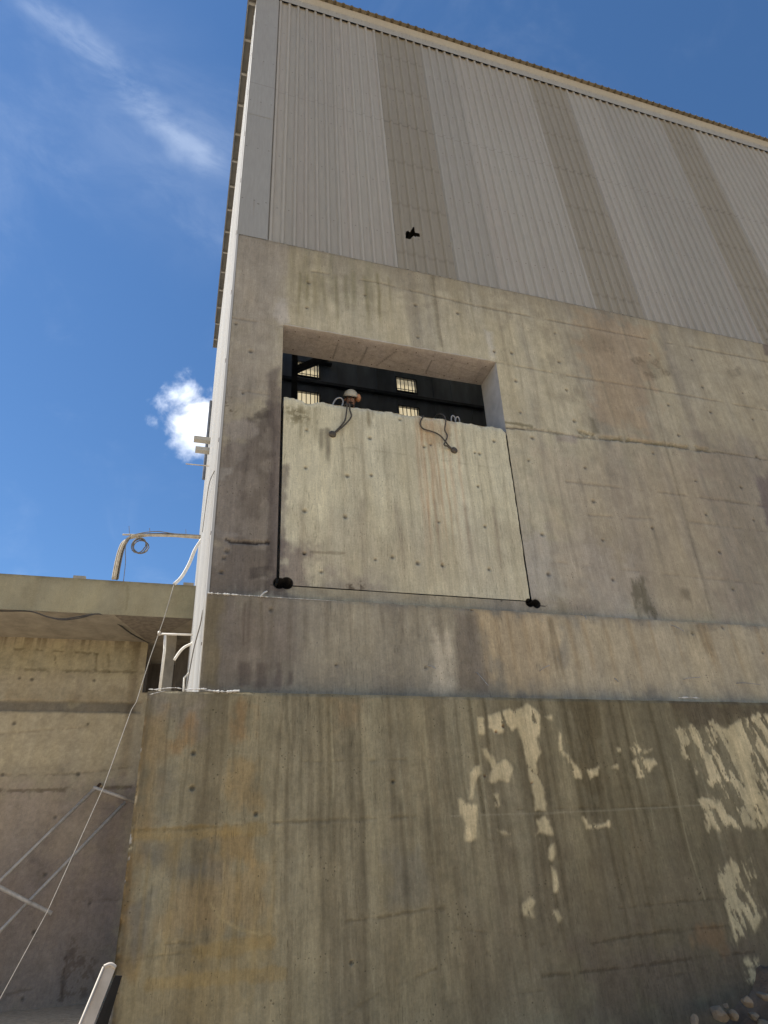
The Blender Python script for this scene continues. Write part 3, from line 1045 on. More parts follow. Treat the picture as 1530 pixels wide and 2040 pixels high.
    m.add([(x0, yb, z0), (x1 + sb, yb, z0), (x1 + st, yb, z1 - .03), (x0, yb, z1 - .03)], [(0, 3, 2, 1)])
    m.build('sawn_body', 'cut', root)
    # steel wedges that carry it in the bottom cut
    for x in (1.5, 2.6, 3.7):
        MB().box(x, x + .12, YW + .46, YW + .56, OZ0 + .0005, z0 - .0005).build('wedge', 'rust', root)
    # lifting loops standing on the top
    for (px, py, w, h, lean) in ((672, 786, .10, .27, .06), (902, 831, .06, .25, .01), (910, 832, .055, .24, .02)):
        b = at(px, py, YW + .07)
        zb = z1 - .10
        pts = [(b.x - w / 2 - lean, b.y, zb), (b.x - w / 2, b.y, zb + h * .7), (b.x - w * .3 + lean * .5, b.y, zb + h * .97),
               (b.x + w * .2 + lean * .6, b.y, zb + h), (b.x + w / 2 + lean * .5, b.y, zb + h * .75), (b.x + w / 2 - lean * .5, b.y, zb)]
        MB().tube(pts, .011, 8, 5).build('lifting_loop', 'loop', root, True)
    for ch in root.children:
        ch.matrix_parent_inverse = Matrix.Translation(root.location).inverted()
    return root


slab()


# ---- ledge beam
def ledge():
    xs = axis(.213, XR, .018, (), (), far=8.6)
    zs = axis(Z_BLOCK - .3, Z_LEDGE, .018, (Z_LEDGE,))
    p = Paint(xs, zs, YB, T(116, 107, 92), 17)
    X, Z = p.X, p.Z
    p.mixc(sstep(.02, .22, p.nS2), T(128, 118, 98), .6)
    p.mixc(sstep(.02, .22, -p.nS2), T(100, 91, 78), .6)
    p.mixc(p.poly([(410, 1180), (560, 1190), (590, 1300), (560, 1375), (396, 1372)], .2, .3, .05), T(96, 86, 76), .8)
    p.mixc(p.poly([(410, 1190), (445, 1190), (432, 1370), (400, 1370)], .06, .05, .05), T(92, 80, 54), .65)
    p.mixc(p.poly([(640, 1200), (850, 1215), (850, 1330), (620, 1320)], .25, .3), T(122, 113, 95), .6)
    p.mixc(p.poly([(950, 1222), (1120, 1228), (1110, 1380), (1000, 1380)], .12, .2, .1), T(140, 122, 94), .75)
    p.mixc(p.poly([(1110, 1230), (1530, 1252), (1600, 1400), (1100, 1380)], .2, .3, .1), T(136, 122, 98), .7)
    p.mixc(p.poly([(862, 1255), (900, 1260), (908, 1372), (866, 1372)], .07, .10, .05), T(148, 136, 116), .75)
    p.mixc(p.poly([(907, 1225), (945, 1228), (975, 1380), (914, 1378)], .05, .06, .05), T(96, 86, 74), .8)
    p.streaks([1090, 1100], 1235, 1370, .02, T(88, 74, 52), .7, 21)
    p.streaks([490, 497], 1195, 1330, .02, T(72, 62, 54), .8, 22)
    p.streaks([960, 985, 1010, 1040, 1070, 1130, 1160, 1200, 1250, 1290, 1340, 1390, 1400, 1450, 1500], 1230, 1370, .03, T(120, 100, 72), .55, 23)
    p.streaks([1390, 1400], 1250, 1340, .03, T(92, 76, 52), .7, 28)
    p.streaks([520, 545, 580, 610, 650, 700, 760, 800, 830, 870, 930], 1195, 1300, .025, T(90, 80, 66), .55, 24)
    # damp foot
    foot = np.exp(-(Z - Z_BLOCK) / .16)
    p.mul(np.clip(foot * (.7 + 1.5 * p.nB) * sstep(6.5, 3.5, X), 0, 1) * .5, (.66, .61, .57))
    for x0, x1, y0 in ((476, 500, 1318), (512, 530, 1322), (549, 562, 1318), (574, 586, 1338)):
        p.mixc(p.poly([(x0, y0), (x1, y0), (x1 - 2, 1366), (x0 - 2, 1366)], .02, .03), T(72, 62, 56), .6)
    top = np.exp(-(Z_LEDGE - Z) / .035)
    p.mul(np.clip(top * (.6 + 2 * p.nB), 0, 1) * .55, (.6, .57, .52))
    p.spots([(670, 1325), (848, 1330), (540, 1215), (940, 1215), (1380, 1262), (1440, 1250), (1520, 1300)], .018)
    p.c *= (1.22 * (1 + .2 * p.nF + .2 * p.nB + .3 * p.nD) * (1 + .10 * sstep(3.0, 5.0, X)))[..., None]
    p.h += p.nA * .012 + p.nB * .006
    p.h -= sstep(.02, 0, Z_LEDGE - Z) * .006 * (1 + 2 * p.nF)
    o = hp(p.build('ledge_beam', 'wall', None))
    top_m = MB().add([(.213, YB + .016, Z_LEDGE), (XR, YB + .016, Z_LEDGE), (XR, YW + .05, Z_LEDGE - .004), (.213, YW + .05, Z_LEDGE - .004)], [(0, 1, 2, 3)])
    top_m.add([(.213, YB, Z_BLOCK - .3), (.213, YW + .6, Z_BLOCK - .3), (.213, YW + .6, Z_LEDGE), (.213, YB + .01, Z_LEDGE)], [(3, 2, 1, 0)])
    hp(top_m.build('ledge_top', 'plain'))
    rnd = random.Random(5)

    def crust(name, x0, x1, y, z, n, rmax, taper):
        n *= 4
        t = np.linspace(0, 1, n)
        q = fbm(t * n / 9.0, t * 0 + x0 * 7, 15, 3)
        pts = [(x0 + (x1 - x0) * t[i], y, z - .003) for i in range(n)]
        rr = [float(max(.0015, rmax * (q[i] - .28) * 1.9 * (1 - t[i] * taper))) for i in range(n)]
        m = MB().tube(pts, rr, 6)
        return m.build(name, 'mortar')
    hp(crust('mortar_crust', .22, .82, YB - .002, Z_LEDGE + .004, 60, .015, .3))
    hp(crust('mortar_crust', .80, 1.66, YB - .002, Z_LEDGE + .002, 60, .010, .85))
    a, b = at(518, 1189, YB - .01), at(532, 1178, YB - .01)
    hp(MB().tube([a, (a + b) / 2 + Vector((0, -.01, .01)), b], .010, 6, 3).build('mortar_smear', 'mortar'))
    # short tie wires sticking out of the beam
    for q in ([(949, 1337), (955, 1345), (973, 1366)], [(1075, 1338), (1082, 1331), (1095, 1325)], [(1224, 1347), (1232, 1358)],
              [(1363, 1354), (1370, 1351), (1395, 1349)], [(1467, 1361), (1480, 1360), (1515, 1364)], [(1332, 1241), (1350, 1250), (1363, 1258)],
              [(852, 1325), (860, 1327), (868, 1332)], [(1160, 1222), (1166, 1228), (1168, 1235)]):
        pts = [at(x, y, YB - .01 - .04 * i) for i, (x, y) in enumerate(q)]
        pts[0].y = YB + .02
        hp(MB().tube(pts, .005, 6, 3).build('tie_wire', 'loop'))


ledge()


# ---- ribbed cladding
PITCH = .1932
RIB = .042


def rib_profile(nribs, extra=0.0):
    """x, y offsets of a trapezoid sheet; crest towards the viewer (-y)"""
    pts = []
    for i in range(nribs):
        x = i * PITCH
        pts += [(x, 0), (x + .115, 0), (x + .137, -RIB), (x + .171, -RIB)]
    pts.append((nribs * PITCH, 0))
    if extra:
        pts.append((nribs * PITCH + extra, 0))
    return pts


def sheet_mesh(name, prof, z0, z1, mat, nz=1):
    v, f = [], []
    n = len(prof)
    for k in range(nz + 1):
        z = z0 + (z1 - z0) * k / nz
        v += [(x, y, z) for x, y in prof]
    for k in range(nz):
        for i in range(n - 1):
            a = k * n + i
            f.append((a, a + 1, a + 1 + n, a + n))
    me = bpy.data.meshes.new(name)
    me.from_pydata(v, [], f)
    me.materials.append(M[mat])
    return me


YC = YW + .05       # trough plane of the front cladding
SHW = 5 * PITCH
Z_SH0 = Z_TOP + .012
Z_SH1 = Z_EAVE + .06
S0 = .414 * YW - 3 * SHW        # x of the first sheet


def cladding():
    prof = rib_profile(5)
    me = sheet_mesh('cladding_sheet', prof, Z_SH0, Z_SH1, 'clad')
    grp = sheet_mesh('fibreglass_sheet', rib_profile(5, .1), Z_SH0, Z_SH1, 'grp')
    n = int((XR - S0) / SHW)
    hole_c = at(820, 466, YC)
    for i in range(n):
        x = S0 + i * SHW
        if i in (3, 7, 11, 15, 19):
            o = bpy.data.objects.new('fibreglass_sheet', grp)
            o.location = (x, YC - .006, 0)
            COL.objects.link(o)
            hp(o)
            if i == 3:
                broken_sheet(o, x, hole_c)
        else:
            o = bpy.data.objects.new('cladding_sheet', me)
            o.location = (x, YC, 0)
            COL.objects.link(o)
            hp(o)
            if i == 0:
                mm = sheet_mesh('cladding_sheet', [q for q in prof if x + q[0] > XL + .02], Z_SH0, Z_SH1, 'clad')
                o.data = mm


def broken_sheet(o, x0, c):
    """the fibreglass sheet with a jagged hole smashed through its foot"""
    prof = rib_profile(5, .1)
    xs = sorted(set([round(q[0], 4) for q in prof] + [round(a, 4) for a in np.arange(c.x - x0 - .22, c.x - x0 + .22, .011)]))
    xs = [a for a in xs if 0 <= a <= prof[-1][0]]
    py = np.interp(xs, [q[0] for q in prof], [q[1] for q in prof])
    zs = sorted(set([Z_SH0, Z_SH1] + list(np.arange(c.z - .2, c.z + .2, .011))))
    outline = [(808, 462), (813, 460), (816, 463), (822, 456), (825, 457), (826, 464), (836, 466), (836, 473), (829, 471), (826, 476), (820, 474), (817, 477), (808, 475)]
    P = [(at(a, b, YC).x, at(a, b, YC).z) for a, b in outline]

    def inside(x, z):
        r = False
        for i in range(len(P)):
            a, b = P[i], P[i - 1]
            if (a[1] > z) != (b[1] > z) and x < (b[0] - a[0]) * (z - a[1]) / (b[1] - a[1]) + a[0]:
                r = not r
        return r
    v = [(x, y, z) for z in zs for x, y in zip(xs, py)]
    n = len(xs)
    f = []
    for k in range(len(zs) - 1):
        for i in range(n - 1):
            if not inside(x0 + (xs[i] + xs[i + 1]) / 2, (zs[k] + zs[k + 1]) / 2):
                f.append((k * n + i, k * n + i + 1, (k + 1) * n + i + 1, (k + 1) * n + i))
    me = bpy.data.meshes.new('fibreglass_sheet')
    me.from_pydata(v, [], f)
    me.materials.append(M['grp'])
    o.data = me
    o['label'] = 'fibreglass sheet with a jagged hole near its foot'


cladding()


def trims():
    # corner flashing: wide flat leg on the front, leg round the corner
    m = MB()
    a, b = XL - .030, .685
    yf = YC - RIB - .006
    prof = [(b + .012, yf + .02), (b, yf), (a, yf), (a, yf + .20)]
    v = [(x, y, z) for z in (Z_SH0 - .03, Z_SH0 + 3.95, Z_EAVE - .01) for x, y in prof]
    for k in range(2):
        o = MB().add([(x, y, z) for z in ((Z_SH0 - .0, Z_SH0 + 3.4) if k == 0 else (Z_SH0 + 3.36, Z_EAVE - .01)) for x, y in
                      [(q[0], q[1] - .004 * k) for q in prof]], [(i, i + 4, i + 5, i + 1) for i in range(3)]).build('corner_flashing', 'flash')
        hp(o)
    # thin trim down the concrete corner
    m = MB().box(XL - .034, XL - .002, YW + .004, YW + .11, Z_BLOCK + .005, Z_SH0 + .02)
    hp(m.build('corner_trim', 'white'))
    # eave flashing: fascia strip in lengths
    for i in range(6):
        x0 = XL - .05 + i * 4
        d = .003 * (i % 2)
        pr = [(YC - RIB - .012 - d, Z_EAVE), (YC - RIB - .016 - d, Z_EAVE + .24), (YC - RIB - .10 - d, Z_EAVE + .33), (YC + .2, Z_EAVE + .34)]
        v = [(x, y, z) for x in (x0, x0 + 4.05) for y, z in pr]
        hp(MB().add(v, [(j, j + 4, j + 5, j + 1) for j in range(3)]).build('eave_flashing', 'flash'))
    # dark closing angle behind the flashing's foot
    hp(MB().box(XL, XR, YC + .03, YC + .07, Z_EAVE - .12, Z_EAVE + .2).build('eave_purlin', 'dark_steel'))
    # roof sheets: ribs run up the slope
    yr0, yr1 = YC - .22, YBACK + .25
    n = int((XR - XL + .4) / (5 * PITCH)) + 1
    prof = [(x, -y * 1.05) for x, y in rib_profile(5)]
    z0, z1 = Z_EAVE + .345, Z_EAVE + .345 + .09 * (yr1 - yr0)
    v = [(x, y, z + dz) for (y, z) in ((yr0, z0), (yr1, z1)) for x, dz in prof]
    k = len(prof)
    # thin second skin below, so the sheet end shows an edge
    v += [(x, y, z + dz - .022) for (y, z) in ((yr0, z0), (yr1, z1)) for x, dz in prof]
    f = []
    for i in range(k - 1):
        f.append((i, i + 1, i + 1 + k, i + k))
        f.append((2 * k + i, 3 * k + i, 3 * k + i + 1, 2 * k + i + 1))
        f.append((i, 2 * k + i, 2 * k + i + 1, i + 1))
    me = bpy.data.meshes.new('roof_sheet')
    me.from_pydata(v, [], f)
    me.materials.append(M['roof'])
    ym = YW + 1.2
    zm = z0 + (z1 - z0) * (ym - yr0) / (yr1 - yr0)
    short = me.copy()
    for q in short.vertices:
        if q.co.y > ym:
            q.co.z -= (z1 - zm)
            q.co.y = ym
    v = [(x, y, z + dz) for (y, z) in ((ym, zm), (yr1, z1)) for x, dz in prof]
    lite = bpy.data.meshes.new('added_roof_light_sheet')  # translucent roof sheets added to brighten the hall inside
    lite.from_pydata(v, [], [(i, i + 1, i + 1 + k, i + k) for i in range(k - 1)])
    lite.materials.append(M['roof_light'])
    for i in range(n):
        if i in (4, 9, 14, 19):
            o = bpy.data.objects.new('added_roof_light_sheet', lite)
            o.location = (.03 + i * 5 * PITCH, 0, 0)
            COL.objects.link(o)
            hp(o)
        o = bpy.data.objects.new('roof_sheet', short if i in (4, 9, 14, 19) else me)
        o.location = (.03 + i * 5 * PITCH, 0, 0)
        COL.objects.link(o)
        hp(o)


trims()


def left_side():
    """white ribbed wall that runs back from the corner, with its eave"""
    prof = rib_profile(5)
    z0, z1 = 0.0, Z_EAVE + .02
    v, f = [], []
    n = len(prof)
    for z in (z0, z1):
        v += [(y, x, z) for x, y in prof]
    for i in range(n - 1):
        f.append((i, i + n, i + n + 1, i + 1))
    me = bpy.data.meshes.new('side_cladding_sheet')
    me.from_pydata(v, [], f)
    me.materials.append(M['white'])
    for i in range(11):
        o = bpy.data.objects.new('side_cladding_sheet', me)
        o.location = (XL - .004, YW + .11 + i * .99, 0)
        o.scale = (1, .99 / (5 * PITCH), 1)
        COL.objects.link(o)
        hp(o)
    # seams and screws on the near sheets
    for k, z in enumerate(np.arange(Z_BLOCK + .6, Z_EAVE, 1.35)):
        hp(MB().box(XL - .0395, XL - .034, YW + .02, YW + .10, z, z + .012).build('screw', 'rust'))
    # eave of the side wall
    xo, xi = .045, XL
    ze = Z_EAVE - .10
    hp(MB().box(xo + .012, xi - .05, YW - .12, YBACK, ze, ze + .02).build('side_soffit', 'soffit'))
    hp(MB().box(xo, xo + .012, YW - .12, YBACK, ze - .07, ze + .30).build('side_fascia', 'soffit'))
    yb = YW + .15
    while yb < YBACK:
        hp(MB().box(xo + .012, xi - .04, yb, yb + .05, ze - .055, ze).build('eave_bracket', 'bracket'))
        yb += .74
    # hall back and right walls, floor, far side
    hp(MB().box(XR - .1, XR, YW + .1, YBACK, 0, Z_EAVE + .3).build('end_wall', 'inner'))
    # inner lining behind the white sheets
    hp(MB().box(XL + .03, XL + .06, YW + .12, YBACK, 0, Z_EAVE + .3).build('side_lining', 'inner'))
    # two channel ends and a rod that stick out of the side wall
    for (px, py, w) in ((388, 873, .10), (391, 894, .10)):
        a = at(px, py, 13.5)
        hp(MB().box(a.x - .02, XL - .03, 13.45, 13.6, a.z - .055, a.z + .045).build('channel_stub', 'flash'))
    a, b = at(370, 924, 12.0), at(421, 923, 8.2)
    hp(MB().tube([a, Vector((XL - .02, 12.0, a.z + .01))], .012, 6).build('steel_rod', 'conduit'))
    # dark downpipe along the far part
    q = [(425, 800), (418, 850), (414, 900), (409, 955)]
    hp(MB().tube([Vector((XL - .085, 17.0, at(x, y, 17.0).z)) for x, y in q], .05, 8).build('downpipe', 'dark_steel'))


left_side()


# ---- inside of the hall
def inside():
    yb = 17.8
    xa, za, xb = at(593, 735, yb).x, at(610, 750, yb).z, at(635, 735, yb).x
    w = xb - xa
    h = at(610, 724, yb).z - za
    pitch_x = at(790, 768, yb).x - xa
    z_low = at(610, 782, yb).z - h
    wins = [(xa + i * pitch_x, z) for i in range(-0, 6) for z in (za, z_low, za + (za - z_low))]
    xs = sorted(set([XL + .06, XR - .1] + [q for x, _ in wins for q in (x, x + w)]))
    zs = sorted(set([0, Z_EAVE + .1] + [q for _, z in wins for q in (z, z + h)]))
    m = MB()
    for i in range(len(xs) - 1):
        for j in range(len(zs) - 1):
            cx, cz = (xs[i] + xs[i + 1]) / 2, (zs[j] + zs[j + 1]) / 2
            if any(x < cx < x + w and z < cz < z + h for x, z in wins):
                continue
            m.add([(xs[i], yb, zs[j]), (xs[i + 1], yb, zs[j]), (xs[i + 1], yb, zs[j + 1]), (xs[i], yb, zs[j + 1])], [(0, 1, 2, 3)])
    back = hp(m.build('back_wall', 'inner'))
    for x, z in wins:
        fr = MB()
        t = .035
        fr.box(x - t, x + w + t, yb - .05, yb + .02, z - t, z)
        fr.box(x - t, x + w + t, yb - .05, yb + .02, z + h, z + h + t)
        fr.box(x - t, x, yb - .05, yb + .02, z, z + h)
        fr.box(x + w, x + w + t, yb - .05, yb + .02, z, z + h)
        fo = hp(fr.build('window', 'dark_steel'))
        for k, nm, mat in ((0, 'pane', 'pane'),):
            po = MB().add([(x, yb + .01, z), (x + w, yb + .01, z), (x + w, yb + .01, z + h), (x, yb + .01, z + h)], [(0, 1, 2, 3)]).build(nm, mat)
            po.parent = fo
        for k in range(1, 5):
            bo = MB().box(x + w * k / 5 - .012, x + w * k / 5 + .012, yb - .03, yb - .006, z, z + h).build('bar', 'dark_steel')
            bo.parent = fo
        for k in (.12, .88):
            bo = MB().box(x, x + w, yb - .045, yb - .031, z + h * k - .012, z + h * k + .012).build('bar', 'dark_steel')
            bo.parent = fo
    # girts and sheeting ribs of the back wall
    for z in (za - .35, za + h + .95, z_low - .4):
        hp(MB().box(XL + .1, XR - .2, yb - .14, yb - .02, z, z + .12).build('girt', 'dark_steel'))
    for i in range(30):
        x = XL + .5 + i * .75
        hp(MB().box(x, x + .04, yb - .03, yb - .002, 0, Z_EAVE).build('sheet_rib', 'inner'))
    # column with a knee brace, and a pane seen beyond it
    c0, c1 = at(586, 790, 12), at(586, 722, 12)
    hp(MB().box(c0.x - .06, c0.x + .06, 11.94, 12.06, 0, c1.z + 2).build('steel_column', 'dark_steel'))
    a, b = at(588, 737, 12), at(650, 712, 12)
    hp(MB().bar(a, a + (b - a) * 2.2, .14, .14).build('knee_brace', 'dark_steel'))
    # roof light high on the back wall
    a, b = at(632, 706, 17.5), at(660, 720, 17.5)
    fo = hp(MB().box(a.x - .05, b.x + .05, 17.55, 17.75, b.z - .04, b.z).build('roof_light', 'dark_steel'))
    po = MB().add([(a.x, 17.7, b.z), (b.x, 17.7, b.z), (b.x, 17.7, b.z + .5), (a.x, 17.7, b.z + .5)], [(0, 1, 2, 3)]).build('pane', 'pane')
    po.parent = fo
    # work floor inside, behind the wall
    hp(MB().box(XL + .06, XR - .1, YW + .64, yb - .02, FLOOR - .2, FLOOR).build('inner_floor', 'inner_block'))


HEAD = at(698, 796, 7.75)
FLOOR = HEAD.z - 1.60
inside()


# ================================================================ the lower block
def block():
    root = tag(empty('concrete_wall', (-.27, YK, 0)), 'weathered thick lower concrete wall with orange and pale stains, nearest the viewer', 'wall')
    XK = -.04 * YK
    xs = axis(XK, 14.0, .0125, (), (), far=8.0)
    zs = axis(-.1, Z_BLOCK, .0125, (Z_BLOCK,))
    p = Paint(xs, zs, YK, T(120, 110, 90), 27)
    X, Z = p.X, p.Z
    p.mixc(sstep(.0, .20, p.nS2), T(132, 122, 100), .6)
    p.mixc(sstep(.02, .20, -p.nS2), T(102, 92, 74), .7)
    p.mixc(sstep(.05, .2, p.nS), T(120, 112, 92), .35)
    p.mixc(sstep(.05, .2, -p.nS), T(82, 72, 56), .4)
    # browner and darker to the right
    p.mixc(sstep(2.6, 5.2, X + p.nA * 2), T(98, 89, 70), .7)
    p.mixc(p.poly([(1000, 1700), (1600, 1680), (1600, 2060), (900, 2060)], .5, .7), T(92, 81, 66), .55)
    p.mixc(p.poly([(1180, 1900), (1600, 1880), (1600, 2060), (1150, 2060)], .4, .5), T(84, 72, 64), .6)
    # plum tinge near the top left
    p.mixc(p.poly([(300, 1385), (420, 1390), (400, 1470), (310, 1430)], .12, .2), T(112, 102, 94), .6)
    # orange stains
    for poly, col, k in (
            ([(290, 1420), (335, 1410), (330, 1500), (312, 1580), (300, 1660), (262, 1660), (280, 1500)], T(126, 102, 66), .5),
            ([(365, 1430), (385, 1430), (380, 1490), (362, 1490)], T(120, 90, 54), .6),
            ([(470, 1400), (495, 1400), (490, 1470), (468, 1470)], T(122, 92, 58), .55),
            ([(470, 1520), (520, 1515), (515, 1600), (470, 1610)], T(122, 98, 60), .45),
            ([(430, 1670), (500, 1660), (500, 1710), (420, 1720)], T(120, 96, 58), .6),
            ([(355, 1755), (420, 1745), (530, 1730), (525, 1800), (500, 1860), (400, 1865), (330, 1860), (300, 1870)], T(130, 107, 72), .48),
            ([(330, 1670), (370, 1668), (345, 1740), (320, 1740)], T(116, 96, 60), .6),
            ([(250, 1880), (460, 1860), (540, 1855), (500, 1960), (450, 2050), (220, 2050)], T(128, 111, 78), .42),
            ([(660, 1400), (720, 1400), (715, 1450), (670, 1450)], T(124, 102, 74), .5),
            ([(1390, 1850), (1450, 1850), (1440, 1880), (1380, 1880)], T(112, 86, 60), .5),
            ([(240, 1720), (285, 1700), (262, 1930), (220, 1940)], T(112, 88, 52), .55)):
        p.mixc(p.poly(poly, .08, .14, .10), col, k)
    # grey blue washes
    for poly, k in (([(298, 1690), (330, 1690), (318, 1750), (290, 1750)], .7), ([(270, 1780), (305, 1770), (290, 1880), (256, 1890)], .7),
                    ([(330, 1720), (450, 1715), (440, 1745), (330, 1750)], .5), ([(310, 1520), (350, 1520), (345, 1640), (310, 1650)], .4),
                    ([(780, 1700), (860, 1700), (860, 1800), (780, 1800)], .4)):
        p.mixc(p.poly(poly, .08, .14, .06), T(94, 90, 84), k)
    # long vertical dark runs
    p.streaks([575, 600, 640, 655, 690, 715, 770, 880, 905], 1385, 1720, .022, T(82, 73, 56), .55, 31)
    p.streaks([935, 960, 1040, 1075, 1120, 1140, 1165, 1210, 1230, 1290, 1340, 1400, 1440, 1480, 1510], 1390, 1780, .030, T(66, 57, 40), .65, 32)
    p.streaks([1030, 1045, 1062, 1078, 1150, 1175, 1195, 1220], 1480, 1980, .024, T(68, 58, 42), .6, 33)
    p.streaks([640, 660, 680, 720, 800, 850, 930, 1010], 1600, 2030, .025, T(80, 71, 56), .5, 34)
    p.streaks([300, 340, 380, 420, 470, 520, 560, 610], 1390, 1620, .012, T(84, 74, 58), .5, 35)
    p.streaks([350, 400, 450, 480, 510, 545, 300], 1700, 2030, .018, T(132, 112, 74), .35, 36)
    p.streaks([660, 735, 790, 840, 900, 940, 1360, 1245], 1400, 1800, .010, T(136, 128, 106), .45, 37)
    # rich dark patch at the right of the pale T
    p.mixc(p.poly([(1140, 1395), (1190, 1395), (1185, 1500), (1210, 1590), (1195, 1630), (1165, 1560)], .06, .12, .1), T(72, 62, 44), .6)
    p.mixc(p.poly([(1330, 1395), (1560, 1400), (1560, 1440), (1380, 1445)], .08, .15, .1), T(74, 64, 52), .7)
    # pour joints
    for pts, w, k in (
            ([(262, 1654), (330, 1652), (420, 1648), (520, 1640), (610, 1636)], .010, .8),
            ([(610, 1636), (760, 1630), (900, 1622), (1060, 1612), (1330, 1606)], .007, .55),
            ([(250, 1900), (300, 1885), (400, 1874), (530, 1864)], .010, .7), ([(240, 1915), (420, 1893), (540, 1880)], .007, .5),
            ([(690, 1835), (760, 1828), (840, 1813), (900, 1808)], .008, .8), ([(900, 1680), (1000, 1673), (1100, 1665)], .009, .7),
            ([(970, 1900), (1060, 1890), (1085, 1880)], .009, .8), ([(1060, 1810), (1115, 1794), (1180, 1775)], .007, .55),
            ([(1180, 1880), (1240, 1868), (1340, 1855), (1450, 1845)], .010, .75), ([(1080, 1945), (1230, 1930), (1380, 1910), (1540, 1893)], .011, .8),
            ([(1300, 1950), (1420, 1930)], .006, .5), ([(1230, 1810), (1330, 1800), (1500, 1782)], .008, .6), ([(900, 1998), (1080, 1974)], .005, .35),
            ([(680, 2030), (760, 1975), (870, 1930)], .006, .6), ([(600, 1518), (720, 1516), (860, 1512)], .005, .45), ([(900, 1850), (960, 1858), (1060, 1862)], .006, .5)):
        m = p.stroke(pts, w * .6, .014, .03, .44)
        p.mul(m * k * .62, (.42, .38, .33))
        p.h -= m * .004
    for pts in ([(265, 1664), (520, 1652)], [(400, 1895), (540, 1876)], [(300, 1960), (480, 1945), (560, 1940)]):
        p.mixc(p.stroke(pts, .03, .04, .05), T(136, 112, 66), .4)
    p.mixc(p.stroke([(420, 1800), (440, 1832), (480, 1852), (520, 1862)], .005, .01, .01), T(146, 130, 96), .5)
    p.mixc(p.stroke([(900, 1626), (1100, 1620), (1400, 1604)], .003, .008, .0), T(130, 122, 104), .45)
    p.mixc(p.stroke([(1335, 1510), (1352, 1600), (1372, 1690), (1404, 1790)], .005, .012, .01), T(130, 120, 98), .55)
    # lime patches
    W = T(182, 164, 132, 1.0)
    W2 = T(162, 147, 118, 1.0)
    pale = np.zeros(X.shape)
    lst = [
        [(972, 1425), (1000, 1420), (1035, 1412), (1050, 1400), (1060, 1412), (1072, 1425), (1075, 1450), (1066, 1470), (1072, 1500), (1068, 1520), (1078, 1560), (1086, 1600), (1085, 1612), (1066, 1615), (1060, 1580), (1046, 1520), (1040, 1480), (1030, 1452), (1010, 1452), (990, 1462), (972, 1450)],
        [(953, 1430), (964, 1430), (964, 1460), (955, 1460)],
        [(975, 1540), (988, 1525), (1010, 1518), (1020, 1530), (1012, 1555), (995, 1555), (985, 1562), (975, 1556)],
        [(958, 1490), (970, 1492), (985, 1515), (990, 1532), (980, 1530), (968, 1510)],
        [(945, 1530), (958, 1522), (958, 1540), (948, 1552), (940, 1590), (935, 1590), (940, 1550)],
        [(918, 1595), (928, 1605), (950, 1605), (948, 1640), (948, 1670), (930, 1672), (930, 1640), (920, 1620)],
        [(983, 1582), (994, 1582), (996, 1604), (986, 1610)],
        [(985, 1650), (1005, 1652), (1020, 1663), (1000, 1664)], [(1012, 1676), (1020, 1676), (1020, 1688), (1014, 1688)],
        [(1066, 1632), (1086, 1628), (1094, 1635), (1098, 1660), (1068, 1664), (1070, 1650)],
        [(1072, 1664), (1080, 1668), (1078, 1684), (1073, 1682)],
        [(1095, 1690), (1104, 1680), (1104, 1700), (1100, 1715), (1094, 1708)],
        [(1098, 1725), (1108, 1735), (1114, 1775), (1106, 1775)],
        [(1038, 1800), (1055, 1790), (1066, 1795), (1060, 1810), (1066, 1828), (1040, 1830), (1036, 1812)],
        [(1098, 1818), (1112, 1812), (1124, 1830), (1112, 1838)],
        [(1086, 1428), (1100, 1425), (1100, 1436), (1092, 1432)],
        [(1112, 1458), (1120, 1460), (1118, 1485), (1122, 1505), (1114, 1495)],
        [(1124, 1500), (1132, 1500), (1142, 1520), (1152, 1535), (1156, 1548), (1146, 1550), (1130, 1520)],
        [(1172, 1535), (1192, 1528), (1192, 1545), (1178, 1550)],
        [(1228, 1490), (1240, 1488), (1246, 1498), (1230, 1498)], [(1255, 1490), (1265, 1482), (1278, 1494), (1266, 1502)],
        [(1285, 1490), (1298, 1492), (1292, 1502), (1284, 1500)],
        [(1262, 1518), (1280, 1512), (1302, 1512), (1308, 1520), (1296, 1536), (1284, 1545), (1270, 1548), (1268, 1530)],
        [(1218, 1525), (1232, 1522), (1230, 1532), (1220, 1532)],
        [(1162, 1630), (1168, 1630), (1172, 1642), (1196, 1643), (1212, 1637), (1214, 1644), (1190, 1652), (1168, 1650)],
    ]
    for i, q in enumerate(lst):
        pale = np.maximum(pale, p.poly(q, .022, .035, .02, 50 + i % 8))
    big = [[(1330, 1435), (1345, 1450), (1378, 1442), (1400, 1450), (1420, 1440), (1445, 1452), (1480, 1430), (1500, 1425), (1560, 1430), (1560, 1660), (1500, 1650), (1455, 1640), (1425, 1655), (1410, 1660), (1395, 1610), (1382, 1595), (1400, 1590), (1450, 1592), (1430, 1570), (1400, 1545), (1386, 1545), (1366, 1520), (1350, 1480)],
           [(1425, 1722), (1490, 1715), (1500, 1750), (1522, 1820), (1510, 1850), (1490, 1860), (1462, 1895), (1456, 1870), (1450, 1820), (1440, 1800), (1445, 1780), (1432, 1770)],
           [(1470, 1915), (1510, 1912), (1515, 1925), (1480, 1925)], [(1478, 1938), (1500, 1930), (1512, 1945), (1495, 1962), (1480, 1955)]]
    for i, q in enumerate(big):
        pale = np.maximum(pale, p.poly(q, .03, .07, .05, 58))
    # where the lime has flaked off again, in upright slivers
    fl = fbm(X * 11 + Z * 2.5, Z * 3.0, 44, 5, .62)
    right = sstep(1392, 1410, 0 * X + 1400) * sstep(5.0, 5.4, X + .35 * (Z - 1.8))
    flake = np.where(X > 4.9, sstep(.50, .56, fl) * .95, sstep(.64, .68, fl))
    pale = pale * (1 - flake)
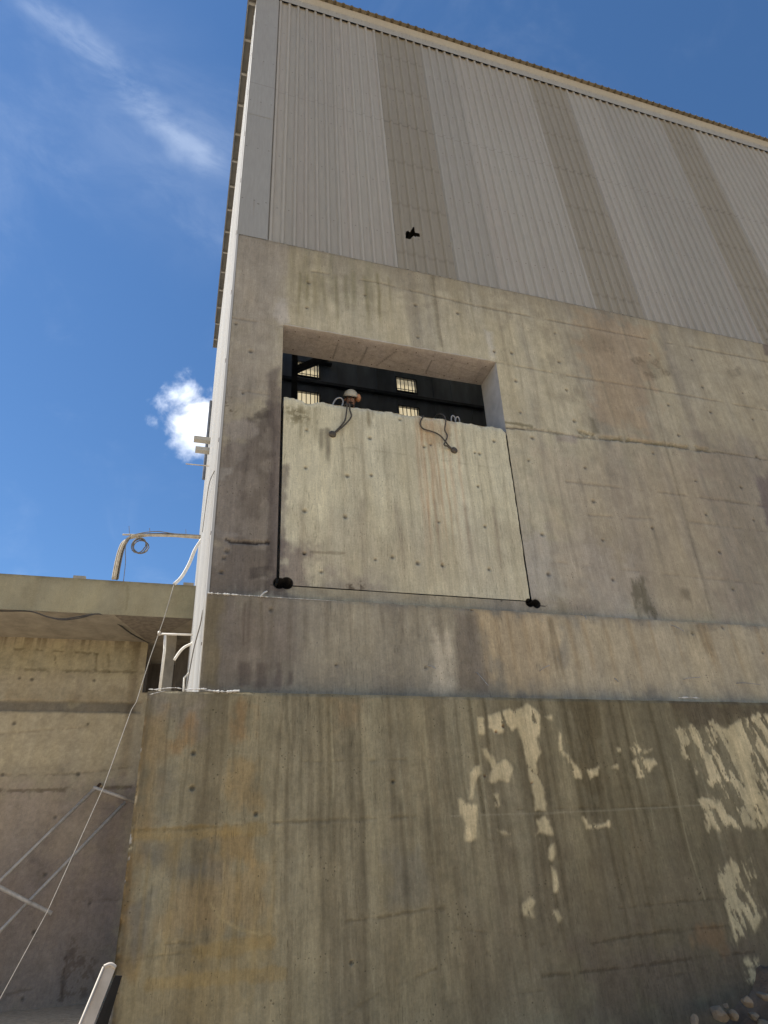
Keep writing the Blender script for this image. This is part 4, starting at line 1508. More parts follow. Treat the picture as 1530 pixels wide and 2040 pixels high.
    p.mixc(pale, W2, .9)
    p.mixc(pale * sstep(-.1, .15, p.nA + p.nS), W, .6)
    p.h += pale * .004
    p.spots([(783, 1557), (510, 1621), (383, 1570), (700, 1918), (385, 1500)], .02)
    p.spots([(966, 1546), (988, 1458), (1002, 1447), (1060, 1560)], .014, T(92, 60, 44), .7)
    p.c *= (1.02 + .25 * p.nF + .22 * p.nB + .40 * p.nD)[..., None] * np.array((1.0, .985, .90))
    # worn top lip and rough left arris
    dtop = Z_BLOCK - Z
    p.mul(np.clip(np.exp(-dtop / .05) * (.7 + 2 * p.nB), 0, 1) * .5, (.66, .62, .58))
    rg = (fbm(X * 5, X * 0 + 1.5, 36) - .5)
    p.h -= sstep(.03, 0, dtop) * .012 * np.clip(.8 + 2.6 * rg, 0.2, 2)
    dl = X - XK
    ch = np.clip(.5 + 2.4 * (fbm(Z * 4.0, Z * 0 + 7.7, 39) - .5), .12, 1.4)
    wid = np.interp(Z, [-.1, .7, 1.6, 2.4, 3.4], [.085, .075, .06, .03, .02])
    p.h -= sstep(1, 0, dl / wid) * wid * .8 * ch * (1 + 1.4 * p.nF)
    p.mul(sstep(1.15, .8, dl / wid) * (.35 + 1.4 * np.clip(p.nF + .2, 0, 1)) * .65, (.55, .47, .38))
    sp = sstep(.63, .70, fbm(X * 24, Z * 10, 42, 3)) * sstep(.5, .1, dl / wid)
    p.mixc(sp, (.5, .48, .44), .9)  # pale specks painted on the chipped arris, where the sun catches it
    p.h += p.nA * .02 + p.nB * .006 + p.nS * .006
    p.Z = Z + (rg * .03) * np.clip((Z - Z_BLOCK + .2) / .2, 0, 1) ** 2
    # mouth of drilled hole etc. are painted above; build
    o = p.build('front_face', 'block', root)
    m = MB()
    yb = YK + .5
    for i in range(60):
        x0 = XK + (14 - XK) * i / 60
        x1 = XK + (14 - XK) * (i + 1) / 60
        z_ = Z_BLOCK - .012
        m.add([(x0, YK + .02, z_), (x1, YK + .02, z_), (x1, YB + .02, z_), (x0, YB + .02, z_)], [(0, 1, 2, 3)])
    m.add([(XK, YK + .02, -.1), (XK, 8.4, -.1), (XK, 8.4, Z_BLOCK - .01), (XK, YK + .02, Z_BLOCK - .01)], [(3, 2, 1, 0)])
    m.add([(XK, YB, Z_BLOCK - .012), (.21, YB, Z_BLOCK - .012), (.21, 8.4, Z_BLOCK - .012), (XK, 8.4, Z_BLOCK - .012)], [(0, 1, 2, 3)])
    m.add([(XK, 8.4, -.1), (.21, 8.4, -.1), (.21, 8.4, Z_BLOCK - .012), (XK, 8.4, Z_BLOCK - .012)], [(3, 2, 1, 0)])
    m.build('top_and_side', 'plain', root)
    rnd = random.Random(9)

    def crust(pts, rmax):
        P = []
        for i in range(len(pts) - 1):
            a, b = at(*pts[i], YK - .002), at(*pts[i + 1], YK - .002)
            P += [a.lerp(b, k / 30) for k in range(30)]
        t = np.arange(len(P))
        q = fbm(t / 7.0, t * 0 + pts[0][0] * .13, 18, 3)
        m_ = MB().tube(P, [float(max(.0015, rmax * (a - .28) * 1.9)) for a in q], 6)
        m_.build('mortar_crust', 'mortar', root)
    crust([(296, 1373), (312, 1374), (330, 1371), (350, 1370), (372, 1374), (392, 1373), (412, 1372)], .010)
    crust([(405, 1374), (430, 1377), (452, 1378), (478, 1376)], .016)
    crust([(298, 1384), (312, 1380), (330, 1376)], .006)
    crust([(1352, 1390), (1375, 1389), (1395, 1391)], .012)
    for ch_ in root.children:
        ch_.matrix_parent_inverse = Matrix.Translation(root.location).inverted()


block()


# ================================================================ concrete structure at the left
YS, YSW = 15.0, 16.8


def side_structure():
    root = tag(empty('concrete_canopy_wall', (-4, YSW, 0)), 'shaded concrete wall with a deep edge beam along its top, at the left', 'wall')
    kids = []
    zb, zt = .3775 * YS + EYE, .4320 * YS + EYE
    xl = -11.0
    # edge beam
    xs = axis(xl, .20, .04)
    zs = axis(zb, zt, .025, (zt,))
    p = Paint(xs, zs, YS, T(124, 116, 94), 37)
    p.mixc(sstep(.0, .2, p.nS2), T(132, 124, 100), .6)
    p.mixc(sstep(.0, .2, -p.nA), T(110, 102, 82), .5)
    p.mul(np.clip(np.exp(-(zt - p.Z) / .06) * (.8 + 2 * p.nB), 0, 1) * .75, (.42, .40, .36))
    p.mixc(p.poly([(360, 1170), (400, 1170), (400, 1230), (350, 1228)], .15, .2), T(112, 106, 84), .6)
    p.mul(p.stroke([(255, 1168), (252, 1215)], .01, .03, .02) * .4, (.6, .58, .5))
    p.h += p.nA * .02 + p.nB * .006
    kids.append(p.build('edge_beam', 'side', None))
    m = MB()
    m.add([(xl, YS, zt), (.2, YS, zt), (.2, 19, zt), (xl, 19, zt)], [(0, 1, 2, 3)])
    kids.append(m.build('roof_deck', 'plain'))
    # soffit under the beam and deck
    n = 40
    v = [(xl + (.2 - xl) * i / n, y, zb + .004 * math.sin(i * 1.7)) for i in range(n + 1) for y in (YS + .002, 19)]
    m = MB().add(v, [(2 * i, 2 * i + 1, 2 * i + 3, 2 * i + 2) for i in range(n)])
    kids.append(m.build('beam_soffit', 'plain'))
    # dark triangular piece in the corner under the beam
    a, b, c = at(228, 1227, YS + .02), at(385, 1229, YS + .02), at(298, 1281, YSW - .15)
    a.z = b.z = zb - .006
    kids.append(MB().add([a, b, c, (a + b) / 2 + Vector((0, 1.6, .05))], [(0, 1, 2), (0, 2, 3), (2, 1, 3)]).build('dark_triangle', 'dark_concrete'))
    # the wall under it
    xr = -.0475 * YSW
    xs = axis(xl, .195, .028, (xr,))
    zs = axis(-.1, zb, .028)
    p = Paint(xs, zs, YSW, T(136, 124, 102), 45)
    p.mixc(sstep(.0, .2, p.nA), T(146, 134, 110), .5)
    p.mixc(sstep(.0, .2, -p.nS2), T(120, 108, 90), .5)
    p.mixc(p.poly([(-300, 1405), (285, 1420), (250, 1520), (-300, 1545)], .25, .25), T(150, 136, 110), .65)
    p.mixc(p.poly([(-300, 1560), (260, 1570), (230, 2060), (-300, 2060)], .4, .4), T(128, 112, 99), .7)
    p.mixc(p.poly([(-300, 1700), (240, 1730), (220, 2060), (-300, 2060)], .6, .6), T(118, 103, 94), .6)
    p.mixc(p.poly([(195, 1600), (275, 1560), (250, 1700), (225, 1930), (190, 1900)], .5, .5, .1), T(100, 88, 82), .6)
    p.mixc(p.poly([(-300, 1272), (290, 1285), (285, 1345), (-300, 1335)], .12, .2), T(132, 122, 96), .6)
    # fringe of drips under the beam
    fr = sstep(.0, .10, fbm(p.X * 8, p.X * 0 + .4, 12, 3) - .45) * np.exp(-(.3365 * YSW + EYE - p.Z) / .22)
    p.mul(np.clip(fr, 0, 1) * .8, (.45, .42, .38))
    # recessed band
    band = p.poly([(-300, 1390), (283, 1400), (280, 1420), (-300, 1412)], .03, .03)
    p.mixc(band, T(84, 78, 70), .75)
    p.h -= band * .05
    p.mixc(p.poly([(135, 1400), (160, 1398), (155, 1407), (138, 1408)], .04, .06), T(120, 112, 92), .7)
    p.mul(p.poly([(-300, 1375), (275, 1378), (280, 1398), (-300, 1392)], .1, .2) * np.clip(.5 + 2 * p.nB, 0, 1) * .5, (.6, .56, .5))
    for pts, w, k in (([(-300, 1325), (0, 1332), (190, 1337), (283, 1339)], .02, .55), ([(-300, 1545), (0, 1545), (150, 1542), (250, 1530)], .012, .4),
                      ([(-300, 1580), (0, 1575), (60, 1575), (170, 1572), (260, 1568)], .02, .7), ([(0, 1462), (180, 1448)], .012, .3),
                      ([(30, 1293), (150, 1299), (195, 1302)], .014, .6), ([(138, 1325), (150, 1300)], .012, .6), ([(110, 1305), (112, 1340)], .008, .5),
                      ([(193, 1302), (191, 1335)], .010, .6), ([(216, 1297), (218, 1340)], .008, .4),
                      ([(0, 1986), (40, 1975), (60, 1972)], .012, .4), ([(140, 1795), (245, 1793)], .010, .3)):
        m = p.stroke(pts, w, .03, .04, .36)
        p.mul(m * k, (.42, .39, .34))
        p.h -= m * .01
    m = p.poly([(125, 1880), (150, 1875), (190, 1900), (185, 1980), (120, 1990)], .12, .25)
    p.mul(np.clip(m * sstep(-.02, .1, p.nF + p.nB), 0, 1) * .8, (.55, .5, .46))
    m = p.stroke([(133, 1890), (128, 1930), (122, 1990)], .02, .04, .1, .4)
    p.mul(m * .7, (.45, .4, .36))
    for q in ((70, 1710), (75, 1745), (90, 1670)):
        x, y = q
        p.mixc(p.poly([(x - 12, y - 8), (x + 10, y - 12), (x + 12, y + 8), (x - 8, y + 8)], .2, .2), T(76, 66, 62), .5)
    p.spots([(39, 1351), (188, 1355), (28, 1441), (175, 1442), (5, 1543), (156, 1542), (110, 1628), (89, 1743), (68, 1858), (45, 1991), (64, 1353),
             (-140, 1351), (-130, 1441), (-150, 1543), (178, 1800)], .038)
    p.mixc(p.poly([(276, 1290), (297, 1290), (282, 1400), (268, 1560), (254, 1560), (268, 1400)], .05, .05), T(140, 128, 106), .6)
    p.mul(p.stroke([(272, 1290), (262, 1400), (246, 1540)], .04, .12, .02) * .5, (.55, .5, .46))
    p.c *= (1 + .4 * p.nF + .3 * p.nB)[..., None]
    p.h += p.nA * .03 + p.nB * .008
    kids.append(p.build('wall_face', 'side', None, lambda cx, cz: (cx > xr) & (cz > 6.0)))
    # return of the wall into the recess
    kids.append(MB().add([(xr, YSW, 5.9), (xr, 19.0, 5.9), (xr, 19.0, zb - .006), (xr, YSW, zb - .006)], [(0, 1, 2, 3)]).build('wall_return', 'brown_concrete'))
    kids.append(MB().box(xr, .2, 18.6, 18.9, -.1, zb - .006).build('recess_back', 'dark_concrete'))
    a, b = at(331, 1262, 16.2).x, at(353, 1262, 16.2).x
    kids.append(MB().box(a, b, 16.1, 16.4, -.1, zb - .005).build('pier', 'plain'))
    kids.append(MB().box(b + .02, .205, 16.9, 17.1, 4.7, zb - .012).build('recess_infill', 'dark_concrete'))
    kids.append(MB().box(-.50, .195, 12.9, 18.6, 4.78, 4.98).build('landing', 'plain'))
    # stubs on the beam
    for (px, w) in ((158, .13), (377, .12)):
        q = at(px, 1150, YS + .1)
        kids.append(MB().box(q.x - w, q.x + w, YS + .1, YS + .3, zt - .002, zt + .12).build('stub', 'plain'))
    for o in kids:
        o.parent = root
        o.matrix_parent_inverse = Matrix.Translation(root.location).inverted()
    return zb, zt


ZSB, ZST = side_structure()


# ================================================================ smaller things
def rel(root):
    for ch in root.children:
        ch.matrix_parent_inverse = Matrix.Translation(root.location).inverted()


def ropes():
    # left sling: two falls that meet in a drilled hole
    y = YW - .035
    r1 = tag(empty('wire_rope', at(662, 866, y)), 'brown wire rope looped over the slab top, in the left lifting hole under the worker', 'rope', 'lifting ropes on the slab')
    top = SZ1 + .02
    a = at(691, 805, y)
    MB().tube([Vector((a.x - .03, YW + .25, top)), Vector((a.x, y + .01, top - .01)), at(690, 822, y), at(687, 838, y), at(676, 852, y), at(664, 864, y + .02)], .011, 8, 5).build('rope_fall', 'rope', r1, True)
    MB().tube([Vector((a.x + .02, YW + .25, top)), Vector((a.x + .03, y + .01, top - .01)), at(697, 817, y), at(700, 829, y - .01), at(692, 841, y - .01), at(679, 853, y - .02), at(666, 864, y + .02)], .011, 8, 5).build('rope_fall', 'rope', r1, True)
    plug(r1, 662, 866)
    rel(r1)
    r2 = tag(empty('wire_rope', at(904, 898, y)), 'brown wire rope snaking over the slab top into the right lifting hole', 'rope', 'lifting ropes on the slab')
    b = at(845, 830, y)
    MB().tube([Vector((b.x + .06, YW + .3, top + .10)), Vector((b.x + .03, YW + .05, top + .03)), at(838, 839, y), at(838, 848, y), at(845, 855, y), at(862, 860, y), at(876, 867, y - .01), at(886, 878, y - .01), at(893, 887, y), at(903, 897, y + .02)], .011, 8, 5).build('rope_fall', 'rope', r2, True)
    c = at(887, 835, y)
    MB().tube([at(864, 833, YW + .3), at(870, 827, YW + .2), at(878, 825, YW + .08), at(885, 829, YW), at(888, 840, y - .01), at(886, 856, y - .01), at(891, 868, y), at(888, 878, y - .03), at(885, 886, y - .03), at(891, 889, y - .02), at(902, 896, y + .02)], .011, 8, 5).build('rope_fall', 'rope', r2, True)
    plug(r2, 904, 898)
    rel(r2)


def plug(parent, px, py):
    c = at(px, py, YW)
    m = MB()
    v, f = [], []
    for k, (dy, r) in enumerate(((-.004, .052), (-.022, .05), (-.036, .036), (-.04, .012))):
        for i in range(14):
            a = 2 * math.pi * i / 14
            v.append((c.x + r * math.cos(a), YW + dy, c.z + r * math.sin(a)))
    for k in range(3):
        for i in range(14):
            a, b = k * 14 + i, k * 14 + (i + 1) % 14
            f.append((a, b, b + 14, a + 14))
    f.append(tuple(range(42, 56)))
    m.add(v, f).build('hole_plug', 'rope', parent, True)


ropes()


def pipe_frame():
    Y0, Y1 = 16.55, 16.0
    root = tag(empty('pipe_frame', at(0, 1855, 16.2)), 'grey tubular frame of two sloping pipes leaning on the left wall', 'pipe frame')

    def p(px, py, Y):
        return at(px, py, Y)
    for (a, b) in (((190, 1570), (0, 1755)), ((250, 1598), (0, 1855))):
        A, B = p(*a, Y0), p(*b, Y1 + .1)
        d = (B - A)
        B2 = A + d * ((A.z) / -d.z if d.z < 0 else 1)
        MB().tube([A, B, B2], .034, 10).build('rail_pipe', 'pipe', root, True)
    MB().tube([p(186, 1568, Y0 - .02), p(270, 1598, Y0 - .02)], .034, 10).build('cross_pipe', 'pipe', root, True)
    A, B = p(103, 1820, 15.95), p(0, 1768, 15.95)
    o = MB().tube([A, B, A + (B - A) * 2.6], .04, 12, caps=False).build('cross_pipe', 'pipe', root, True)
    d = (A - B).normalized()
    MB().tube([A - d * .02, A - d * .018], .0385, 12).build('dark_bore_disc', 'rubber_and_bore_black', root)  # black disc standing in for the shade inside the pipe
    q = p(199, 1562, YSW - .02)
    MB().tube([q, p(193, 1569, Y0)], .03, 8).build('wall_anchor', 'rust', root)
    rel(root)


pipe_frame()


def cables():
    # bundle that crosses from the white wall to the deck
    Y = YS - .1
    r = tag(empty('cable_bundle', at(228, 1157, Y)), 'bent bundle of brown conduits rising from the beam and crossing to the white wall', 'cables')
    for k, (dz, dy, rr, mat) in enumerate(((0, 0, .035, 'conduit'), (.05, .03, .022, 'cable_dark'), (-.05, .02, .024, 'conduit'), (.08, -.02, .012, 'cable'))):
        q = [(228, 1157), (233, 1128), (240, 1098), (250, 1078), (268, 1068), (310, 1066 - k), (350, 1067), (392, 1069)]
        pts = [at(x, y, Y + dy) + Vector((dz * .9 if i < 4 else 0, 0, dz * .6 + .012 * math.sin(i * 2 + k * 1.3))) for i, (x, y) in enumerate(q)]
        pts[-1].x = XL - .02
        pts[0].z = ZST + .001
        MB().tube(pts, rr, 8, 5).build('conduit', mat, r, True)
    MB().tube([at(244, 1065, Y), at(300, 1066, Y), Vector((XL - .02, Y, at(392, 1068, Y).z))], .02, 6).build('support_bar', 'conduit', r)
    for x, y0, y1 in ((257, 1048, 1066), (298, 1052, 1066), (370, 1055, 1068)):
        MB().tube([at(x, y0, Y), at(x + 1, y1, Y)], .006, 5).build('tie_wire', 'cable', r)
    rel(r)
    c = at(276, 1086, Y - .06)
    r = tag(empty('cable_coil', c), 'small coil of spare cable hanging under the conduit bundle', 'cable coil')
    pts = []
    for i in range(64):
        a = i / 16 * 2 * math.pi
        rad = .20 + .02 * math.sin(i * .7)
        pts.append(c + Vector((rad * math.cos(a) * .8 + .02 * (i // 16), .03 * (i // 16), rad * math.sin(a) * .95)))
    MB().tube(pts, .014, 6).build('coil', 'cable', r, True)
    MB().tube([c + Vector((0, 0, .17)), at(277, 1067, Y - .05)], .01, 6).build('tie_wire', 'cable', r)
    pts = [at(258, 1068, Y - .05), at(250, 1090, Y - .05), at(250, 1120, Y - .05), at(246, 1158, Y - .05)]
    MB().tube(pts, .008, 6, 4).build('loose_end', 'cable', r, True)
    rel(r)
    # white bundle and the long line that drops from it
    r = tag(empty('power_cable', at(0, 1990, 8.0)), 'long pale cable dropping from the white corner down across the left wall', 'cable')
    q = [(394, 1072, 14.6), (388, 1095, 14.55), (377, 1122, 14.5), (362, 1148, 14.4), (347, 1163, 14.3)]
    for k in range(3):
        pts = [at(x + (k - 1) * 1.5, y + k, yy) for x, y, yy in q]
        pts[0].x = XL - .03
        MB().tube(pts, .018, 8, 4).build('cable_strand', 'cable_white', r, True)
    q = [(347, 1163, 14.3), (338, 1195, 14.2), (326, 1235, 14.0), (300, 1308, 13.2), (272, 1398, 12.4), (262, 1414, 12.2), (207, 1567, 11.0), (144, 1707, 9.8), (95, 1815, 9.0), (0, 1990, 8.0), (-40, 2062, 7.6), (-75, 2120, 7.3)]
    pts = [at(*a) for a in q]
    end = pts[-1].copy()
    dirv = (pts[-1] - pts[-2]).normalized()
    pts.append(end + dirv * (end.z / -dirv.z) * .98)
    rad = [max(.004, .0006 * a.y) for a in pts]
    MB().tube(pts, rad, 8, 0).build('cable_drop', 'cable', r, True)
    rel(r)
    # wires slung under the edge beam
    r = tag(empty('sagging_wire', at(195, 1222, YS - .03)), 'dark wires sagging along the foot of the left edge beam', 'cable')
    for k in range(2):
        q = [(-120, 1212), (0, 1217), (60, 1218), (95, 1229), (125, 1233 + 2 * k), (160, 1228 + 3 * k), (197, 1223), (225, 1235 + k), (262, 1262 + k), (296, 1281)]
        pts = [at(x, y, YS - .03 if i < 7 else YS - .03 + (i - 6) * .5) for i, (x, y) in enumerate(q)]
        MB().tube(pts, .014, 6, 4).build('wire', 'cable_dark', r, True)
    rel(r)
    # wire on the white corner
    r = tag(empty('corner_wire', at(425, 938, 6.99)), 'thin wire clipped to the white corner above the conduit bundle', 'cable')
    x0 = XL - .05
    pts = [Vector((x0, 7.3, at(425, 938, 7.3).z)), Vector((x0 - .03, 8.2, at(414, 960, 8.2).z)), Vector((x0 - .03, 9.4, at(409, 1000, 9.4).z)), Vector((x0 - .03, 10.5, at(404, 1060, 10.5).z))]
    MB().tube(pts, .006, 6, 4).build('wire', 'cable', r, True)
    rel(r)


cables()


def railing():
    Y = 13.2
    r = tag(empty('guard_rail', (-.4, Y, 4.98)), 'thin white guard rail in the dark gap beside the white corner', 'railing')
    a, b = at(320, 1263, Y), at(396, 1265, Y)
    MB().tube([a, Vector((XL - .03, Y, b.z))], .022, 8).build('top_rail', 'cable_white', r, True)
    t, m_ = at(329, 1266, Y), at(318, 1372, Y)
    MB().tube([t, at(328, 1295, Y), Vector((m_.x, Y, 4.98))], .026, 8).build('post', 'cable_white', r, True)
    MB().tube([a + Vector((-.03, 0, -.03)), a + Vector((-.03, 0, .05))], .03, 8).build('end_clamp', 'pipe', r, True)
    rel(r)
    Y = 13.0
    r = tag(empty('bent_pipe', at(347, 1315, Y)), 'curved white pipe reaching from the white corner into the dark gap', 'pipe')
    pts = [at(347, 1315, Y), at(357, 1300, Y), at(368, 1289, Y), at(384, 1281, Y)]
    pts.append(Vector((XL - .03, Y, pts[-1].z + .04)))
    MB().tube(pts, .026, 8, 4).build('pipe_run', 'cable_white', r, True)
    rel(r)
    r = tag(empty('bent_conduit', at(366, 1370, Y)), 'thin angled conduit at the foot of the white corner', 'pipe')
    pts = [Vector((at(366, 1370, Y).x, Y, 4.98)), at(366, 1368, Y), at(367, 1350, Y), at(382, 1335, Y)]
    pts.append(Vector((XL - .03, Y, pts[-1].z + .1)))
    MB().tube(pts, .018, 8).build('conduit_run', 'cable_white', r, True)
    rel(r)
    # wire hooping over the lower corner
    r = tag(empty('hooped_wire', at(378, 1372, YK + .2)), 'dark wire looping down the lower white corner to the wall top', 'cable')
    y = 7.3
    pts = [Vector((XL - .045, y, at(407, 1215, y).z)), Vector((XL - .06, y + .1, at(402, 1240, y).z)), Vector((XL - .10, y + .25, at(392, 1275, y).z)), Vector((XL - .13, y + .3, at(385, 1330, y).z)), Vector((XL - .17, y + .2, Z_BLOCK - .008))]
    MB().tube(pts, .007, 6, 4).build('wire', 'cable', r, True)
    rel(r)


railing()


def leaning_panel():
    Y = 6.35
    t0, b0 = at(207, 1926, Y), at(160, 2040, Y)
    r = tag(empty('leaning_panel', (t0.x - .3, Y, 0)), 'white folded metal panel with black inner side leaning against the lower wall corner', 'panel')
    d = (b0 - t0)
    e0 = t0 + d * (t0.z / -d.z)              # foot on the ground
    w = Vector((.012, .0, .0))
    ax = (e0 - t0).normalized()
    wd = Vector((.115, .0, .02))
    n = 8
    v, f = [], []
    # folded channel: white face, rounded top, black inner web
    prof = [(0, 0), (-.006, .05), (.0, .30)]
    top = t0
    face = [top, top + Vector((.085, 0, -.012)), e0 + Vector((.11, 0, 0)), e0]
    m = MB()
    m.add([p + Vector((0, yy, 0)) for yy in (-.0, .02) for p in face], [(0, 3, 2, 1), (4, 5, 6, 7), (0, 4, 7, 3), (1, 2, 6, 5), (0, 1, 5, 4), (3, 7, 6, 2)])
    m.build('white_face', 'panel_white', r)
    MB().tube([face[0] + Vector((0, -.004, 0)), face[3] + Vector((0, -.004, .012))], .011, 8).build('folded_edge', 'panel_white', r, True)
    MB().tube([face[0], face[0] + Vector((.045, 0, .012)), face[1]], .014, 8, 4).build('rounded_top', 'panel_white', r, True)
    web = [face[1] + Vector((.0, .022, -.05)), face[1] + Vector((.05, .09, -.06)), e0 + Vector((.30, .16, 0)), e0 + Vector((.11, .022, 0))]
    m = MB().add([p + Vector((0, q, 0)) for q in (0, .015) for p in web], [(0, 3, 2, 1), (4, 5, 6, 7), (0, 4, 7, 3), (1, 2, 6, 5), (0, 1, 5, 4), (3, 7, 6, 2)])
    m.build('black_web', 'rubber_and_bore_black', r)
    rel(r)


leaning_panel()


def rocks():
    names = ['largest pale boulder lying on the rubble under the lower wall', 'rounded pale stone right beside the largest boulder',
             'upright pale stone at the bottom edge left of the largest boulder', 'dark angular stone higher on the rubble near the right border',
             'flat stone in the rubble at the very right border', 'small stone on the rubble below the pale square lime patch',
             'small brown stone between the pale boulders', 'lowest brown stone at the bottom right corner']
    spots = [(1430, 2018, .105, .10, .085), (1462, 2022, .055, .06, .058), (1383, 2034, .055, .06, .06), (1490, 1994, .07, .08, .055), (1524, 1986, .08, .08, .05),
             (1502, 2024, .06, .06, .045), (1447, 2004, .03, .03, .025), (1522, 2040, .09, .09, .05)]
    for i, (px, py, rx, ry, rz) in enumerate(spots):
        Y = 6.45 - .02 * (i % 3)
        c = at(px, py, Y)
        bm = bmesh.new()
        bmesh.ops.create_icosphere(bm, subdivisions=3, radius=1)
        rnd = random.Random(i + 3)
        planes = [Vector((rnd.uniform(-1, 1), rnd.uniform(-1, 1), rnd.uniform(-1, 1))).normalized() for _ in range(14)]
        for v in bm.verts:
            k = v.co.copy()
            for q in planes:
                dd = k.dot(q) - .58
                if dd > 0:
                    k -= q * dd * .9
            v.co = Vector((k.x * rx, k.y * ry, k.z * rz))
        me = bpy.data.meshes.new('rubble_stone')
        bm.to_mesh(me)
        bm.free()
        me.materials.append(M['rock'])
        o = link(bpy.data.objects.new('rubble_stone', me))
        o.location = c
        o.rotation_euler = (rnd.uniform(-.3, .3), rnd.uniform(-.4, .4), rnd.uniform(0, 3))
        tag(o, names[i], 'stone', 'rubble stones at the wall foot')


rocks()


# ================================================================ the worker
def worker():
    h = HEAD
    root = tag(empty('person', (h.x + .05, h.y + .2, FLOOR)), 'worker in cream hard hat with orange ear cup peering over the slab', 'person')
    bm = bmesh.new()
    sk = bm.verts.layers.skin.verify()
    V = {}

    def vert(n, p, rx, ry=None):
        v = bm.verts.new(p)
        v[sk].radius = (rx, ry or rx)
        V[n] = v
        return v

    def edge(*ns):
        for a, b in zip(ns, ns[1:]):
            bm.edges.new((V[a], V[b]))
    # the figure leans towards the slab and looks down over it
    cx, cy, f = h.x + .03, h.y + .28, FLOOR
    pel = vert('pelvis', (cx, cy, f + .93), .15, .12)
    pel[sk].use_root = True
    vert('waist', (cx, cy - .03, f + 1.10), .14, .11)
    vert('chest', (cx, cy - .09, f + 1.28), .17, .125)
    vert('neckbase', (cx, cy - .14, f + 1.42), .085)
    vert('neck', (cx - .01, cy - .20, f + 1.49), .058)
    vert('jaw', (h.x, h.y - .01, h.z - .07), .066, .075)
    vert('face', (h.x, h.y, h.z + .0), .076, .09)
    vert('crown', (h.x + .005, h.y + .02, h.z + .08), .07, .085)
    edge('pelvis', 'waist', 'chest', 'neckbase', 'neck', 'jaw', 'face', 'crown')
    for s, n in ((-1, 'l'), (1, 'r')):
        vert('hip' + n, (cx + s * .10, cy, f + .86), .095)
        vert('knee' + n, (cx + s * .13, cy - .05, f + .48), .062)
        vert('ankle' + n, (cx + s * .13, cy + .03, f + .09), .045)
        vert('toe' + n, (cx + s * .15, cy - .15, f + .04), .040)
        edge('pelvis', 'hip' + n, 'knee' + n, 'ankle' + n, 'toe' + n)
        vert('sh' + n, (cx + s * .19, cy - .12, f + 1.36), .066)
        vert('el' + n, (cx + s * .27, cy - .20, f + 1.10), .046)
        vert('wr' + n, (cx + s * .20, cy - .38, f + 1.13), .032)
        vert('palm' + n, (cx + s * .18, cy - .45, f + 1.14), .034, .02)
        edge('chest', 'sh' + n, 'el' + n, 'wr' + n, 'palm' + n)
        for k in range(5):
            if k == 0:
                p0, p1 = (cx + s * .18 - s * .035, cy - .45, f + 1.13), (cx + s * .18 - s * .055, cy - .48, f + 1.11)
                b0 = 'wr' + n
            else:
                o = (k - 2.5) * .019
                L = (.035, .042, .04, .03)[k - 1]
                p0 = (cx + s * .18 + o, cy - .49 - L * .4, f + 1.135)
                p1 = (cx + s * .18 + o, cy - .50 - L, f + 1.115)
                b0 = 'palm' + n
            vert(f'f{n}{k}a', p0, .0095)
            vert(f'f{n}{k}b', p1, .008)
            edge(b0, f'f{n}{k}a', f'f{n}{k}b')
    me = bpy.data.meshes.new('body')
    bm.to_mesh(me)
    bm.free()
    me.materials.append(M['skin'])
    o = link(bpy.data.objects.new('body', me), root)
    sm = o.modifiers.new('skin', 'SKIN')
    sm.use_smooth_shade = True
    ss = o.modifiers.new('sub', 'SUBSURF')
    ss.levels = ss.render_levels = 2
    # clothing: jacket and trousers as looser skins over the same skeleton

    def garment(name, chains, mat, add):
        b = bmesh.new()
        s_ = b.verts.layers.skin.verify()
        vs = {}
        first = True
        for ch in chains:
            for n_, p_, r_ in ch:
                if n_ not in vs:
                    v = b.verts.new(p_)
                    v[s_].radius = (r_ + add, r_ + add)
                    if first:
                        v[s_].use_root = True
                        first = False
                    vs[n_] = v
            for a_, c_ in zip(ch, ch[1:]):
                b.edges.new((vs[a_[0]], vs[c_[0]]))
        m_ = bpy.data.meshes.new(name)
        b.to_mesh(m_)
        b.free()
        m_.materials.append(M[mat])
        g = link(bpy.data.objects.new(name, m_), root)
        g.modifiers.new('skin', 'SKIN').use_smooth_shade = True
        q = g.modifiers.new('sub', 'SUBSURF')
        q.levels = q.render_levels = 2
    J = lambda n_, x, y, z, r_: (n_, (x, y, z), r_)
    body = [J('p', cx, cy, f + .90, .155), J('w', cx, cy - .03, f + 1.10, .15), J('c', cx, cy - .09, f + 1.28, .165), J('n', cx, cy - .14, f + 1.41, .09)]
    arms = [[body[2], J('s' + n, cx + s * .19, cy - .12, f + 1.36, .072), J('e' + n, cx + s * .27, cy - .20, f + 1.10, .053), J('r' + n, cx + s * .21, cy - .36, f + 1.13, .042)] for s, n in ((-1, 'l'), (1, 'r'))]
    garment('jacket', [body] + arms, 'cloth', .014)
    legs = [[J('p', cx, cy, f + .92, .15), J('h' + n, cx + s * .10, cy, f + .86, .10), J('k' + n, cx + s * .13, cy - .05, f + .48, .07), J('a' + n, cx + s * .13, cy + .02, f + .12, .06)] for s, n in ((-1, 'l'), (1, 'r'))]
    garment('trousers', legs, 'trouser', .012)
    for s in (-1, 1):
        bm = bmesh.new()
        bmesh.ops.create_uvsphere(bm, u_segments=12, v_segments=8, radius=1)
        for v in bm.verts:
            v.co = Vector((v.co.x * .05, v.co.y * .135, max(-.04, v.co.z * (.06 if v.co.y < .3 else .09)))) + Vector((cx + s * .14, cy - .06, f + .042))
        me = bpy.data.meshes.new('boot')
        bm.to_mesh(me)
        bm.free()
        me.materials.append(M['hair'])
        link(bpy.data.objects.new('boot', me), root)
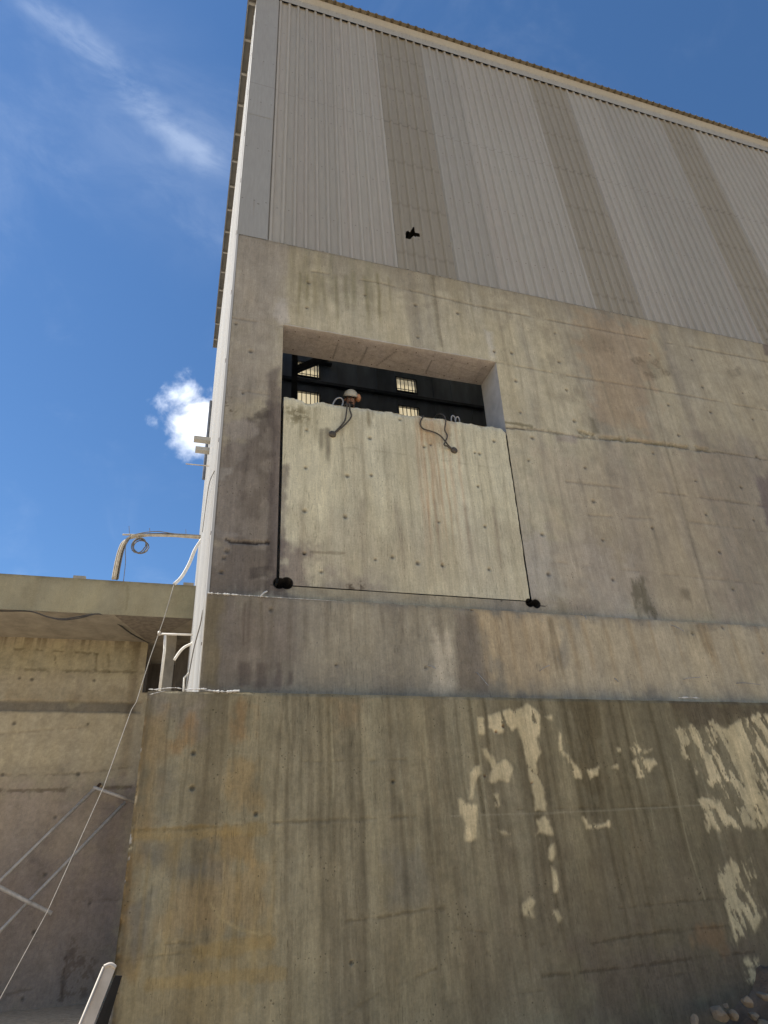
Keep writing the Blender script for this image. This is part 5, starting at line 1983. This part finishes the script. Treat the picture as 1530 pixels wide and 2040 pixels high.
    # face and hard hat, built upright round the head's centre and then bowed towards the viewer below
    bow = Matrix.Translation(h) @ Matrix.Rotation(math.radians(32), 4, 'X') @ Matrix.Rotation(math.radians(-6), 4, 'Z')

    def blob(name, c, r, mat, seg=12, cut=None):
        bm = bmesh.new()
        bmesh.ops.create_uvsphere(bm, u_segments=seg, v_segments=max(8, seg // 2), radius=1)
        for v in bm.verts:
            q = v.co.copy()
            if cut is not None and q.z < cut:
                q.z = cut
            v.co = bow @ (Vector((q.x * r[0], q.y * r[1], q.z * r[2])) + Vector(c))
        me = bpy.data.meshes.new(name)
        bm.to_mesh(me)
        bm.free()
        me.shade_smooth()
        me.materials.append(M[mat])
        return link(bpy.data.objects.new(name, me), root)
    fy = -.088
    blob('nose', (0, fy - .014, -.022), (.015, .022, .028), 'skin')
    for s in (-1, 1):
        blob('eye', (s * .031, fy + .004, .0), (.014, .009, .009), 'eye')
        blob('eyebrow', (s * .031, fy - .003, .020), (.025, .010, .008), 'hair')
        blob('ear', (s * .082, .01, -.012), (.012, .02, .03), 'skin')
    blob('moustache', (0, fy - .004, -.056), (.040, .016, .013), 'hair')
    blob('beard', (0, fy + .020, -.10), (.058, .038, .035), 'hair')
    hat = blob('hard_hat', (0, .012, .040), (.118, .142, .125), 'helmet', 24, 0.0)
    v, f_ = [], []
    for i in range(24):
        a = 2 * math.pi * i / 24
        e = 1.0 + (.16 if math.sin(a) < -.3 else .05)
        v += [Vector((x, y + .012, z + .040)) for x, y, z in ((.116 * math.cos(a), .140 * math.sin(a), .004), (.120 * e * math.cos(a), .146 * e * math.sin(a), -.006), (.112 * math.cos(a), .134 * math.sin(a), -.008))]
    for i in range(24):
        j = (i + 1) % 24
        for k in range(3):
            l = (k + 1) % 3
            f_.append((3 * i + k, 3 * j + k, 3 * j + l, 3 * i + l))
    bo = MB().add([bow @ p for p in v], f_).build('brim', 'helmet')
    bo.parent = hat
    blob('ear_cup', (.118, -.02, .035), (.045, .062, .066), 'orange')
    for ch in root.children:
        ch.matrix_parent_inverse = Matrix.Translation(root.location).inverted()


worker()
